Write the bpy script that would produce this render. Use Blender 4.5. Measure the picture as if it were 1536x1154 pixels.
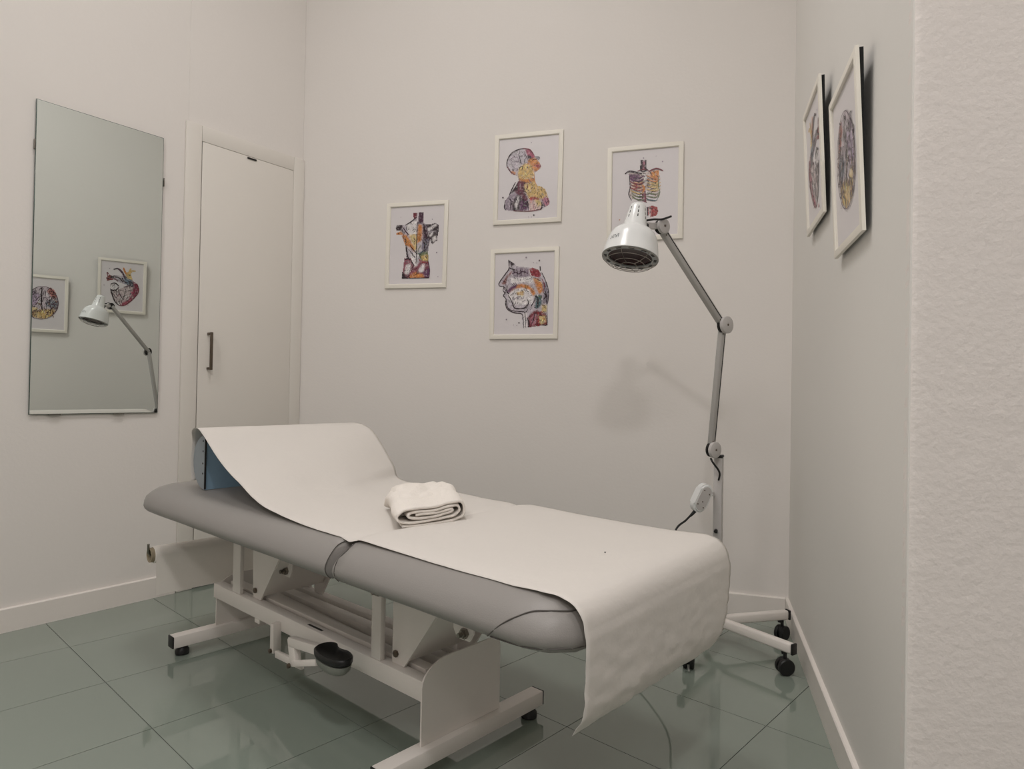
import bpy, bmesh, math, random
import numpy as np
from mathutils import Vector, Matrix, noise
from mathutils.geometry import tessellate_polygon
from mathutils.bvhtree import BVHTree

random.seed(7)
S = bpy.context.scene
COL = S.collection
for o in list(bpy.data.objects):
    bpy.data.objects.remove(o)

# ------------------------------------------------------------------ camera
CAM_H = 0.92
cam = bpy.data.cameras.new('camera')
cam.sensor_fit = 'HORIZONTAL'; cam.sensor_width = 36.0
cam.lens = 984.39 / 1536 * 36.0
cam.clip_start = 0.02
cam_o = bpy.data.objects.new('camera', cam); COL.objects.link(cam_o)
R_ = Vector((0.999840, -0.000181, 0.017904)); U_ = Vector((-0.017905, -0.010127, 0.999788)); F_ = Vector((0, 0.999949, 0.010129))
m = Matrix((R_, U_, -F_)).transposed().to_4x4(); m.translation = Vector((0, 0, CAM_H))
cam_o.matrix_world = m
S.camera = cam_o

# ------------------------------------------------------------------ view, world
S.view_settings.view_transform = 'Standard'; S.view_settings.look = 'None'
S.view_settings.gamma = 1.0; S.view_settings.use_curve_mapping = False
S.view_settings.exposure = -0.08
W = bpy.data.worlds.new('world'); S.world = W; W.use_nodes = True
W.node_tree.nodes['Background'].inputs[0].default_value = (0.8, 0.85, 0.9, 1)
W.node_tree.nodes['Background'].inputs[1].default_value = 0.02

# ------------------------------------------------------------------ room numbers
CEIL = 3.80
AZ = {'L': (0.6410, -2.9354), 'B': (1.8715, -2.9342), 'R': (0.2848, 0.3462)}
def wnd(w):
    a, c = AZ[w]
    return Vector((math.cos(a), -math.sin(a), 0)), Vector((math.sin(a), math.cos(a), 0)), c
def wall_pt(w, s, z, off=0.0):
    n, d, c = wnd(w)
    sg = -1 if w == 'R' else 1          # room side of the plane
    return n * (c + sg * off) + d * s + Vector((0, 0, z))
def wall_rot(w):
    a = AZ[w][0]
    dx = Vector((math.sin(a), math.cos(a), 0))
    if w == 'R': dx = -dx
    return math.atan2(dx.y, dx.x)

# ------------------------------------------------------------------ materials
MATS = {}
def lin(c):
    return tuple((x / 12.92 if x <= 0.04045 else ((x + 0.055) / 1.055) ** 2.4) for x in c)
def mat(name, col, rough=0.5, metal=0.0, bump=0.0, scale=40.0, var=0.0, detail=4.0, spec=0.5, coat=0.0, trans=0.0, vscale=None, stretch=None):
    if name in MATS: return MATS[name]
    M = bpy.data.materials.new(name); M.use_nodes = True
    nt = M.node_tree; b = nt.nodes['Principled BSDF']
    c = (*lin(col), 1)
    b.inputs['Base Color'].default_value = c
    b.inputs['Roughness'].default_value = rough
    b.inputs['Metallic'].default_value = metal
    b.inputs['Specular IOR Level'].default_value = spec
    b.inputs['Coat Weight'].default_value = coat
    b.inputs['Coat Roughness'].default_value = 0.05
    if bump or var:
        tc = nt.nodes.new('ShaderNodeTexCoord')
        src = tc.outputs['Object']
        if stretch:
            mp = nt.nodes.new('ShaderNodeMapping'); mp.inputs['Scale'].default_value = stretch
            nt.links.new(src, mp.inputs['Vector']); src = mp.outputs['Vector']
    if bump:
        n = nt.nodes.new('ShaderNodeTexNoise'); n.inputs['Scale'].default_value = scale; n.inputs['Detail'].default_value = detail
        nt.links.new(src, n.inputs['Vector'])
        bp = nt.nodes.new('ShaderNodeBump'); bp.inputs['Strength'].default_value = bump; bp.inputs['Distance'].default_value = 0.004
        nt.links.new(n.outputs['Fac'], bp.inputs['Height']); nt.links.new(bp.outputs['Normal'], b.inputs['Normal'])
    if var:
        n2 = nt.nodes.new('ShaderNodeTexNoise'); n2.inputs['Scale'].default_value = vscale or scale * 0.2; n2.inputs['Detail'].default_value = 3
        nt.links.new(src, n2.inputs['Vector'])
        mx = nt.nodes.new('ShaderNodeMix'); mx.data_type = 'RGBA'
        mx.inputs[6].default_value = tuple(x * (1 - var) for x in c[:3]) + (1,)
        mx.inputs[7].default_value = tuple(min(1, x * (1 + var)) for x in c[:3]) + (1,)
        nt.links.new(n2.outputs['Fac'], mx.inputs[0]); nt.links.new(mx.outputs[2], b.inputs['Base Color'])
    if trans:
        out = nt.nodes['Material Output']
        t = nt.nodes.new('ShaderNodeBsdfTranslucent'); t.inputs[0].default_value = c
        ms = nt.nodes.new('ShaderNodeMixShader'); ms.inputs[0].default_value = trans
        nt.links.new(b.outputs[0], ms.inputs[1]); nt.links.new(t.outputs[0], ms.inputs[2]); nt.links.new(ms.outputs[0], out.inputs[0])
    MATS[name] = M
    return M

M_WALL = mat('wall_paint', (0.905, 0.885, 0.865), 0.75, bump=0.10, scale=90, var=0.012, vscale=3, spec=0.3)
M_WALLR = mat('wall_paint_right', (0.895, 0.885, 0.865), 0.72, bump=0.06, scale=70, var=0.012, vscale=3, spec=0.3)
M_STUCCO = mat('rough_plaster', (0.905, 0.88, 0.86), 0.8, bump=0.55, scale=75, var=0.015, vscale=8, detail=6, spec=0.25)
M_CEIL = mat('ceiling_paint', (0.9, 0.89, 0.88), 0.85, bump=0.05, scale=60)
M_DOOR = mat('door_paint', (0.885, 0.865, 0.835), 0.45, bump=0.02, scale=30, var=0.01)
M_TRIM = mat('trim_paint', (0.91, 0.885, 0.86), 0.4, bump=0.02, scale=40, var=0.01)
M_TILE = mat('green_glass_tile', (0.525, 0.565, 0.525), 0.04, bump=0.006, scale=14, var=0.035, vscale=1.7, spec=1.0)
M_GROUT = mat('tile_joint', (0.33, 0.34, 0.32), 0.8, bump=0.1, scale=200)
M_DARK = mat('dark_gap', (0.10, 0.09, 0.085), 0.7, bump=0.02)
M_BLACK = mat('black_plastic', (0.055, 0.055, 0.058), 0.45, bump=0.05, scale=300)
M_CHROME = mat('steel', (0.55, 0.53, 0.50), 0.28, metal=1.0, bump=0.02, scale=200)
M_BRONZE = mat('dark_nickel', (0.42, 0.38, 0.34), 0.35, metal=0.9, bump=0.03, scale=200)
M_POWDER = mat('white_powder_coat', (0.91, 0.885, 0.86), 0.42, bump=0.04, scale=400, var=0.01)
M_LEATHER = mat('grey_vinyl', (0.565, 0.55, 0.535), 0.42, bump=0.10, scale=420, var=0.02, vscale=6, spec=0.45)
M_SEAM = mat('vinyl_seam', (0.33, 0.315, 0.30), 0.5, bump=0.05)
M_PAPER = mat('couch_paper', (0.89, 0.87, 0.845), 0.85, bump=0.22, scale=60, var=0.008, trans=0.12, spec=0.15, stretch=(1, 1.6, 1))
M_PAPERROLL = mat('couch_paper_roll', (0.95, 0.93, 0.90), 0.85, bump=0.15, scale=60, trans=0.05, spec=0.15)
M_BLUE = mat('blue_vinyl', (0.56, 0.68, 0.77), 0.45, bump=0.06, scale=300, var=0.03)
M_BLUEG = mat('blue_grey_fabric', (0.57, 0.60, 0.62), 0.7, bump=0.15, scale=300, var=0.03)
M_TOWEL = mat('towel_cotton', (0.925, 0.90, 0.87), 0.95, bump=0.6, scale=230, var=0.02, spec=0.1)
M_FRAME = mat('cream_frame', (0.93, 0.91, 0.865), 0.45, bump=0.03, scale=60, var=0.01)
M_SHEET = mat('print_paper', (0.865, 0.845, 0.85), 0.3, bump=0.002, scale=60, var=0.01, spec=0.4)
M_BACK_SHADE = mat('black_backing_gap_shade', (0.022, 0.02, 0.018), 0.8, bump=0.02)
M_LAMP = mat('white_enamel', (0.90, 0.905, 0.90), 0.22, bump=0.01, scale=60, spec=0.5)
M_LGREY = mat('light_grey_plastic', (0.76, 0.745, 0.735), 0.45, bump=0.02, scale=200)
M_ALU = mat('grey_arm_metal', (0.70, 0.69, 0.675), 0.4, metal=0.0, bump=0.02, scale=200)
M_RIM = mat('rim_grey', (0.66, 0.67, 0.67), 0.4, metal=0.0, bump=0.02)
M_REDGLASS = mat('ruby_bulb_glass', (0.16, 0.03, 0.045), 0.22, bump=0.01, spec=0.12)
M_MIRROR = mat('mirror_silver', (0.865, 0.885, 0.875), 0.0, metal=1.0)
M_GLASSEDGE = mat('mirror_glass_edge', (0.30, 0.35, 0.33), 0.2, bump=0.01)
M_CARD = mat('cardboard', (0.62, 0.57, 0.48), 0.9, bump=0.1, scale=100)
M_CLEAR = mat('pedal_underside', (0.50, 0.51, 0.48), 0.3, bump=0.02)

def mat_print():
    M = bpy.data.materials.new('watercolour_ink'); M.use_nodes = True
    nt = M.node_tree; b = nt.nodes['Principled BSDF']; L = nt.links.new
    at = nt.nodes.new('ShaderNodeAttribute'); at.attribute_name = 'ink'
    tc = nt.nodes.new('ShaderNodeTexCoord')
    def ns(scale, detail, a, c, lo, hi):
        n = nt.nodes.new('ShaderNodeTexNoise'); n.inputs['Scale'].default_value = scale; n.inputs['Detail'].default_value = detail
        L(tc.outputs['Object'], n.inputs['Vector'])
        r = nt.nodes.new('ShaderNodeMapRange'); r.inputs[1].default_value = a; r.inputs[2].default_value = c; r.inputs[3].default_value = lo; r.inputs[4].default_value = hi
        L(n.outputs['Fac'], r.inputs[0]); return r.outputs[0]
    def mix(fac, x, col):
        m = nt.nodes.new('ShaderNodeMix'); m.data_type = 'RGBA'; L(fac, m.inputs[0]); L(x, m.inputs[6]); m.inputs[7].default_value = (*col, 1); return m.outputs[2]
    v = nt.nodes.new('ShaderNodeVectorMath'); v.operation = 'SCALE'
    L(at.outputs['Color'], v.inputs[0]); L(ns(60, 5, 0.3, 0.7, 0.7, 1.25), v.inputs['Scale'])
    c = mix(ns(95, 3, 0.52, 0.70, 0.0, 0.45), v.outputs[0], (0.62, 0.57, 0.58))      # washed-out spots
    c = mix(ns(150, 3, 0.58, 0.68, 0.0, 0.55), c, (0.045, 0.025, 0.035))            # ink flecks
    L(c, b.inputs['Base Color']); b.inputs['Roughness'].default_value = 0.3; b.inputs['Specular IOR Level'].default_value = 0.5
    return M
M_INK = mat_print()
def mat_emit(name, col, s):
    M = bpy.data.materials.new(name); M.use_nodes = True
    b = M.node_tree.nodes['Principled BSDF']
    b.inputs['Base Color'].default_value = (*col, 1); b.inputs['Emission Color'].default_value = (*col, 1); b.inputs['Emission Strength'].default_value = s
    return M
M_LED = mat_emit('led_diffuser', (1.0, 0.94, 0.87), 3.0)

# ------------------------------------------------------------------ helpers
def link(name, me, m, parent=None, label=None):
    o = bpy.data.objects.new(name, me); COL.objects.link(o)
    if m is not None:
        if not me.materials: me.materials.append(m)
    if parent is not None: o.parent = parent
    if label: o['label'] = label
    return o
def from_bm(name, bm, m, parent=None, smooth=40, label=None):
    me = bpy.data.meshes.new(name)
    bmesh.ops.recalc_face_normals(bm, faces=bm.faces)
    bm.to_mesh(me); bm.free()
    if smooth:
        me.shade_smooth(); me.set_sharp_from_angle(angle=math.radians(smooth))
    return link(name, me, m, parent, label)
def struct(o):
    o['kind'] = 'structure'; return o
def thing(name, label, cat, loc=(0, 0, 0), rotz=0.0, group=None):
    o = bpy.data.objects.new(name, None); COL.objects.link(o); o.empty_display_size = 0.1
    o.location = loc; o.rotation_euler = (0, 0, rotz)
    return tag(o, label, cat, group)
def tag(o, label, cat, group=None):
    o['label'] = label; o['category'] = cat
    if group: o['group'] = group
    return o
def add_box(bm, lo, hi, bev=0.0, seg=2, M=None):
    lo, hi = Vector(lo), Vector(hi)
    r = bmesh.ops.create_cube(bm, size=1.0, matrix=Matrix.Translation((lo + hi) / 2) @ Matrix.Diagonal((*(hi - lo), 1)))
    vs = r['verts']
    if bev > 0:
        es = list({e for v in vs for e in v.link_edges})
        g = bmesh.ops.bevel(bm, geom=es, offset=bev, segments=seg, affect='EDGES', profile=0.5)
        vs = list({v for f in g['faces'] for v in f.verts} | {v for v in vs if v.is_valid})
    if M is not None: bmesh.ops.transform(bm, matrix=M, verts=[v for v in vs if v.is_valid])
    return vs
def box(name, lo, hi, m, parent=None, bev=0.002, label=None, M=None):
    bm = bmesh.new(); add_box(bm, lo, hi, bev, 2, M)
    return from_bm(name, bm, m, parent, 40, label)
def add_prism(bm, pts, ex):
    """pts: 3d polygon, ex: extrusion vector"""
    ex = Vector(ex); a = [bm.verts.new(Vector(p)) for p in pts]; b = [bm.verts.new(Vector(p) + ex) for p in pts]
    n = len(a); bm.faces.new(a); bm.faces.new(b[::-1])
    for i in range(n): bm.faces.new((a[i], b[i], b[(i + 1) % n], a[(i + 1) % n]))
def frame_axes(d):
    d = d.normalized(); u = d.cross(Vector((0, 0, 1)))
    if u.length < 1e-4: u = d.cross(Vector((1, 0, 0)))
    u.normalize(); return u, d.cross(u).normalized()
def add_tube(bm, pts, r, n=10, cap=True):
    pts = [Vector(p) for p in pts]; rings = []
    u = None
    for i, p in enumerate(pts):
        d = (pts[min(i + 1, len(pts) - 1)] - pts[max(i - 1, 0)]).normalized()
        if u is None: u, v = frame_axes(d)
        else:
            u = (u - d * u.dot(d)).normalized(); v = d.cross(u).normalized()
        rr = r[i] if isinstance(r, (list, tuple)) else r
        rings.append([bm.verts.new(p + (u * math.cos(2 * math.pi * k / n) + v * math.sin(2 * math.pi * k / n)) * rr) for k in range(n)])
    for a, b in zip(rings, rings[1:]):
        for k in range(n): bm.faces.new((a[k], a[(k + 1) % n], b[(k + 1) % n], b[k]))
    if cap: bm.faces.new(rings[0][::-1]); bm.faces.new(rings[-1])
def catmull(pts, k=6):
    pts = [Vector(p) for p in pts]; out = []
    for i in range(len(pts) - 1):
        p0, p1, p2, p3 = pts[max(i - 1, 0)], pts[i], pts[i + 1], pts[min(i + 2, len(pts) - 1)]
        for j in range(k):
            t = j / k
            out.append(0.5 * ((2 * p1) + (p2 - p0) * t + (2 * p0 - 5 * p1 + 4 * p2 - p3) * t * t + (3 * p1 - p0 - 3 * p2 + p3) * t ** 3))
    out.append(pts[-1]); return out
def tube(name, pts, r, m, parent=None, n=10, smooth_path=0, label=None):
    bm = bmesh.new(); add_tube(bm, catmull(pts, smooth_path) if smooth_path else pts, r, n)
    return from_bm(name, bm, m, parent, 50, label)
def add_lathe(bm, prof, c, axis, n=32, cap0=True, cap1=True, uref=None):
    """prof: (radius, distance along axis)"""
    axis = Vector(axis).normalized(); c = Vector(c)
    u, v = frame_axes(axis)
    if uref is not None: u = (Vector(uref) - axis * axis.dot(Vector(uref))).normalized(); v = axis.cross(u)
    rings = []
    for r, t in prof:
        rings.append([bm.verts.new(c + axis * t + (u * math.cos(2 * math.pi * k / n) + v * math.sin(2 * math.pi * k / n)) * max(r, 1e-4)) for k in range(n)])
    for a, b in zip(rings, rings[1:]):
        for k in range(n): bm.faces.new((a[k], a[(k + 1) % n], b[(k + 1) % n], b[k]))
    if cap0: bm.faces.new(rings[0][::-1])
    if cap1: bm.faces.new(rings[-1])
def lathe(name, prof, c, axis, m, parent=None, n=32, cap0=True, cap1=True, smooth=35, label=None):
    bm = bmesh.new(); add_lathe(bm, prof, c, axis, n, cap0, cap1)
    return from_bm(name, bm, m, parent, smooth, label)
def bar(bm, p, q, w, h, up=(0, 0, 1), bev=0.003):
    """rectangular bar from p to q, w across, h along up"""
    p, q = Vector(p), Vector(q); d = (q - p); L = d.length; d.normalize()
    up = Vector(up); up = (up - d * up.dot(d)).normalized(); sd = d.cross(up).normalized()
    M = Matrix((d, sd, up)).transposed().to_4x4(); M.translation = p
    add_box(bm, (0, -w / 2, -h / 2), (L, w / 2, h / 2), bev, 2, M)

# ------------------------------------------------------------------ room shell
def slab(name, w, s0, s1, z0, z1, th, m, off=0.0, bev=0.0):
    """wall block whose room face is the wall plane (+off), th thick outwards"""
    bm = bmesh.new(); n, d, c = wnd(w); sg = 1 if w == 'R' else -1
    p = [wall_pt(w, s0, z0, off), wall_pt(w, s1, z0, off), wall_pt(w, s1, z1, off), wall_pt(w, s0, z1, off)]
    add_prism(bm, p, n * sg * th)
    if bev:
        bmesh.ops.bevel(bm, geom=list(bm.edges), offset=bev, segments=2, affect='EDGES')
    return from_bm(name, bm, m, None, 40)
def meet(w1, w2):
    n1, _, c1 = wnd(w1); n2, _, c2 = wnd(w2)
    det = n1.x * n2.y - n1.y * n2.x
    return Vector(((c1 * n2.y - c2 * n1.y) / det, (n1.x * c2 - n2.x * c1) / det, 0))
CLB, CRB = meet('L', 'B'), meet('R', 'B')
sL_end = CLB.dot(wnd('L')[1]); sB0 = CLB.dot(wnd('B')[1]); sB1 = CRB.dot(wnd('B')[1]); sR_end = CRB.dot(wnd('R')[1])
S_PILLAR = 1.303
REAR_Y, EAST_X = -2.6, 3.2
s_rear = (REAR_Y - (wnd('L')[0] * wnd('L')[2]).y) / wnd('L')[1].y
struct(slab('wall_left', 'L', s_rear - 0.15, sL_end + 0.1, 0, CEIL, 0.12, M_WALL))
struct(slab('wall_back', 'B', sB0 - 0.1, sB1 + 0.1, 0, CEIL, 0.12, M_WALL))
struct(slab('wall_right', 'R', S_PILLAR + 0.004, sR_end + 0.1, 0, CEIL, 0.10, M_WALLR))
# return of the right wall: rough plaster face towards the camera, corner edge slightly worn and rounded
nR, dR, cR = wnd('R')
def return_wall():
    bm = bmesh.new()
    c0 = nR * cR + dR * S_PILLAR
    NX, NZ = 24, 320; W_ = 0.5
    grid = []
    prof = [(0.0, 0.03), (0.0, 0.012), (0.0015, 0.006), (0.005, 0.0018), (0.012, 0.0)] + [(0.012 + (W_ - 0.012) * k / NX, 0.0) for k in range(1, NX + 1)]
    for i in range(NZ + 1):
        z = CEIL * i / NZ; row = []
        for k, (a, b) in enumerate(prof):
            p = c0 + nR * a + dR * b + Vector((0, 0, z))
            e = noise.noise(Vector((a * 60, z * 60, 3.1))) * 0.0007 + noise.noise(Vector((a * 25, z * 25, 8.1))) * 0.0006
            if 1 <= k <= 5: e *= 1.5
            p -= dR * e - nR * (e * 0.6 if k in (1, 2, 3) else 0)
            row.append(bm.verts.new(p))
        grid.append(row)
    for a, b in zip(grid, grid[1:]):
        for k in range(len(a) - 1): bm.faces.new((a[k], a[k + 1], b[k + 1], b[k]))
    o = from_bm('wall_front', bm, M_STUCCO, None, 0)
    o.data.shade_smooth()
    return struct(o)
return_wall()
bm = bmesh.new()
a0 = nR * cR + dR * (S_PILLAR + 0.001) + nR * 0.5
add_prism(bm, [a0, a0 + nR * 2.6, a0 + nR * 2.6 + dR * 0.12, a0 + dR * 0.12], (0, 0, CEIL))
struct(from_bm('wall_front_far', bm, M_WALL, None, 0)); bpy.data.objects['wall_front_far'].name = 'wall_side'
bm = bmesh.new(); add_box(bm, (-5.5, REAR_Y - 0.12, 0), (EAST_X + 0.12, REAR_Y, CEIL)); struct(from_bm('wall_rear', bm, M_WALL, None, 0))
bm = bmesh.new(); add_box(bm, (EAST_X, REAR_Y, 0), (EAST_X + 0.12, 1.2, CEIL)); struct(from_bm('wall_east', bm, M_WALL, None, 0))
bm = bmesh.new(); add_box(bm, (-5.5, REAR_Y - 0.1, CEIL), (EAST_X + 0.1, 3.7, CEIL + 0.12)); struct(from_bm('ceiling', bm, M_CEIL, None, 0))

# floor slab and tiles
floor = box('floor', (-5.5, REAR_Y - 0.1, -0.10), (EAST_X + 0.1, 3.7, -0.0022), M_GROUT, None, 0.0)
struct(floor)
TA = 0.7426; TB = Vector((math.sin(TA), math.cos(TA), 0)); TN = Vector((math.cos(TA), -math.sin(TA), 0)); TS = 0.3942
def clip(poly, n, c):
    """keep n.p >= c"""
    out = []
    for i, p in enumerate(poly):
        q = poly[(i + 1) % len(poly)]; a, b = n.dot(p) - c, n.dot(q) - c
        if a >= 0: out.append(p)
        if (a >= 0) != (b >= 0): out.append(p.lerp(q, a / (a - b)))
    return out
nL, dL, cL = wnd('L'); nB, dB, cB = wnd('B')
tile_src = None; nt_ = 0
for i in range(-12, 13):
    for j in range(-14, 12):
        s0, t0 = 0.661 + i * TS, -1.891 + j * TS; g = 0.0011
        q = [TB * (s0 + x) + TN * (t0 + y) for x, y in ((g, g), (TS - g, g), (TS - g, TS - g), (g, TS - g))]
        ctr = sum(q, Vector()) / 4
        if ctr.y < 0.0 or ctr.x > 1.6 or ctr.x < -3.2: continue
        k = clip(clip(q, nL, cL + 0.002), nB, cB + 0.002)
        if ctr.dot(dR) > S_PILLAR - 0.3: k = clip(k, -nR, -cR + 0.002)
        elif ctr.x > 1.0: continue
        if len(k) < 3: continue
        nt_ += 1
        whole = len(k) == 4 and all((a - b).length < 1e-6 for a, b in zip(k, q))
        if whole and tile_src:
            o = bpy.data.objects.new('floor_tile', tile_src); COL.objects.link(o); o.parent = floor
        else:
            bm = bmesh.new()
            off = ctr if whole else Vector()
            add_prism(bm, [p - off - Vector((0, 0, 0.0021)) for p in k], (0, 0, 0.0021))
            o = from_bm('floor_tile', bm, M_TILE, floor, 0)
            if whole: tile_src = o.data
        if whole: o.location = ctr

# baseboards
BBH = 0.088
def baseboard(name, w, s0, s1):
    bm = bmesh.new(); n, d, c = wnd(w); sg = 1 if w == 'R' else -1
    pr = [(0.0, 0.0), (0.013, 0.0), (0.013, BBH - 0.003), (0.010, BBH), (0.0, BBH)]
    add_prism(bm, [wall_pt(w, s0, z, o) for o, z in pr], d * (s1 - s0))
    return struct(from_bm(name, bm, M_TRIM, None, 30))
baseboard('baseboard_left', 'L', s_rear, 1.452)
baseboard('baseboard_back', 'B', sB0 + 0.005, sB1 - 0.0135)
baseboard('baseboard_right', 'R', S_PILLAR + 0.01, sR_end)

# panel joint above the door (thin raised wall lining)
struct(slab('trim_1', 'L', 1.471, sL_end - 0.001, 2.1, CEIL - 0.001, 0.0025, M_WALL, 0.0025))

# door with frame
rl = wall_rot('L')
DT = 2.029
def lw(s, z, off): return wall_pt('L', s, z, off)
door = bpy.data.objects.new('door_1', None); COL.objects.link(door); door.location = wall_pt('L', 1.77, 0, 0); door.rotation_euler = (0, 0, rl); struct(door)
def dbox(name, s0, s1, z0, z1, o0, o1, m, bev=0.002, parent=None):
    return box(name, (s0 - 1.77, -o1, z0), (s1 - 1.77, -o0, z1), m, parent or door, bev)
dbox('architrave', 1.457, 1.528, 0.001, 2.103, 0.001, 0.014, M_DOOR)
dbox('architrave', 2.012, 2.0745, 0.001, 2.103, 0.001, 0.014, M_DOOR)
dbox('architrave', 1.529, 2.011, 2.032, 2.1025, 0.001, 0.014, M_DOOR)
dbox('gap_lining', 1.5285, 2.0115, 0.001, 2.0315, 0.0008, 0.002, M_DARK, 0.0)
leaf = dbox('door_leaf', 1.5325, 2.0112, 0.016, 2.0317, 0.0022, 0.012, M_DOOR, 0.0015)
leaf['label'] = 'flush door leaf'
dbox('door_catch', 1.752, 1.80, 2.019, 2.0265, 0.0125, 0.0165, M_DARK, 0.001)
hd = bmesh.new()
hs, hz0, hz1 = 1.577, 0.992, 1.165
bar(hd, (hs - 1.77, -0.044, hz0), (hs - 1.77, -0.044, hz1), 0.012, 0.010, (0, 1, 0), 0.002)
h_o = from_bm('door_handle', hd, M_BRONZE, door, 40)
for z in (hz0 + 0.007, hz1 - 0.007):
    bm = bmesh.new(); bar(bm, (hs - 1.77, -0.0125, z), (hs - 1.77, -0.040, z), 0.010, 0.011, (0, 0, 1), 0.0015); from_bm('handle_post', bm, M_BRONZE, h_o, 40)

# ------------------------------------------------------------------ lights out of view: pendant read off the lamp's shadow, panels added as fill
def ceiling_light(x, y, r, power, z, col=(1.0, 0.968, 0.955), label=''):
    t = thing('pendant_light', label, 'light', (x, y, z), 0)
    tube('suspension', [(0, 0, 0.029), (0, 0, CEIL - z - 0.001)], 0.006, M_POWDER, t, 10)
    lathe('back_plate', [(r + 0.02, 0.0295), (r + 0.02, 0.032)], (0, 0, 0), (0, 0, 1), M_POWDER, t, 40)
    lathe('ring', [(r + 0.02, 0.0), (r + 0.02, 0.029), (r, 0.029), (r, 0.0)], (0, 0, 0), (0, 0, 1), M_POWDER, t, 40, False, False)
    lathe('diffuser', [(r - 0.002, 0.02), (r - 0.002, 0.024)], (0, 0, 0), (0, 0, 1), M_LED, t, 40)
    L = bpy.data.lights.new('ceiling_lamp', 'AREA'); L.shape = 'DISK'; L.size = 2 * r; L.energy = power; L.color = col
    lo = bpy.data.objects.new('ceiling_lamp', L); COL.objects.link(lo); lo.parent = t; lo.location = (0, 0, 0.012)
def fill_panel(x, y, hw, power, rz, label):  # unseen panel added at ceiling height to brighten the walls and couch
    t = thing('fill_panel', label, 'light', (x, y, CEIL - 0.03), rz, 'added square fill panels')
    bm = bmesh.new()
    for a, b in (((-hw - 0.02, -hw - 0.02), (hw + 0.02, -hw)), ((-hw - 0.02, hw), (hw + 0.02, hw + 0.02)), ((-hw - 0.02, -hw), (-hw, hw)), ((hw, -hw), (hw + 0.02, hw))):
        add_box(bm, (*a, 0.0), (*b, 0.0295), 0.001)
    from_bm('panel_frame', bm, M_POWDER, t)
    box('diffuser', (-hw, -hw, 0.018), (hw, hw, 0.022), M_LED, t, 0.0)
    L = bpy.data.lights.new('fill_lamp', 'AREA'); L.shape = 'SQUARE'; L.size = 2 * hw; L.energy = power; L.color = (1.0, 0.968, 0.958)
    lo = bpy.data.objects.new('fill_lamp', L); COL.objects.link(lo); lo.parent = t; lo.location = (0, 0, 0.012)
ceiling_light(0.0, -0.48, 0.11, 24, 2.87, label='round pendant light hanging near the middle of the room')
for x, y, p, lb in ((-0.55, 1.60, 21, 'added square fill panel above the treatment couch'), (-1.60, 0.60, 11, 'added square fill panel in front of the mirror'),
                    (-2.0, -0.8, 19, 'added square fill panel near the left wall behind the camera'), (1.7, -0.9, 10, 'added square fill panel over the recess on the right'),
                    (-1.0, -2.0, 17, 'added square fill panel nearest the rear wall')):
    fill_panel(x, y, 0.29, p, -0.285, lb)

# ------------------------------------------------------------------ mirror
mz0, mz1, ms0, ms1 = 0.799, 1.992, 0.891, 1.361
mir = thing('wall_mirror', 'tall frameless mirror hung on the left wall beside the door', 'mirror', wall_pt('L', (ms0 + ms1) / 2, mz0), rl)
hw = (ms1 - ms0) / 2; mh = mz1 - mz0
box('glass_edge', (-hw, -0.0105, 0), (hw, -0.006, mh), M_GLASSEDGE, mir, 0.0005)
box('mirror_face', (-hw + 0.0022, -0.012, 0.0022), (hw - 0.0022, -0.0106, mh - 0.0022), M_MIRROR, mir, 0.0)
box('spacer', (-hw + 0.05, -0.0055, 0.05), (hw - 0.05, -0.0006, mh - 0.05), M_DARK, mir, 0.0)
for x, z in ((-hw - 0.004, 1.82 - mz0), (hw + 0.001, 1.80 - mz0)):
    box('clip', (x, -0.0165, z - 0.018), (x + 0.0035, -0.003, z + 0.018), M_CHROME, mir, 0.0008)
for x in (0.975 - 1.126, 1.144 - 1.126 + 0.06):
    box('clip', (x - 0.02, -0.0165, -0.0035), (x + 0.02, -0.003, 0.0), M_CHROME, mir, 0.0008)

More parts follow.
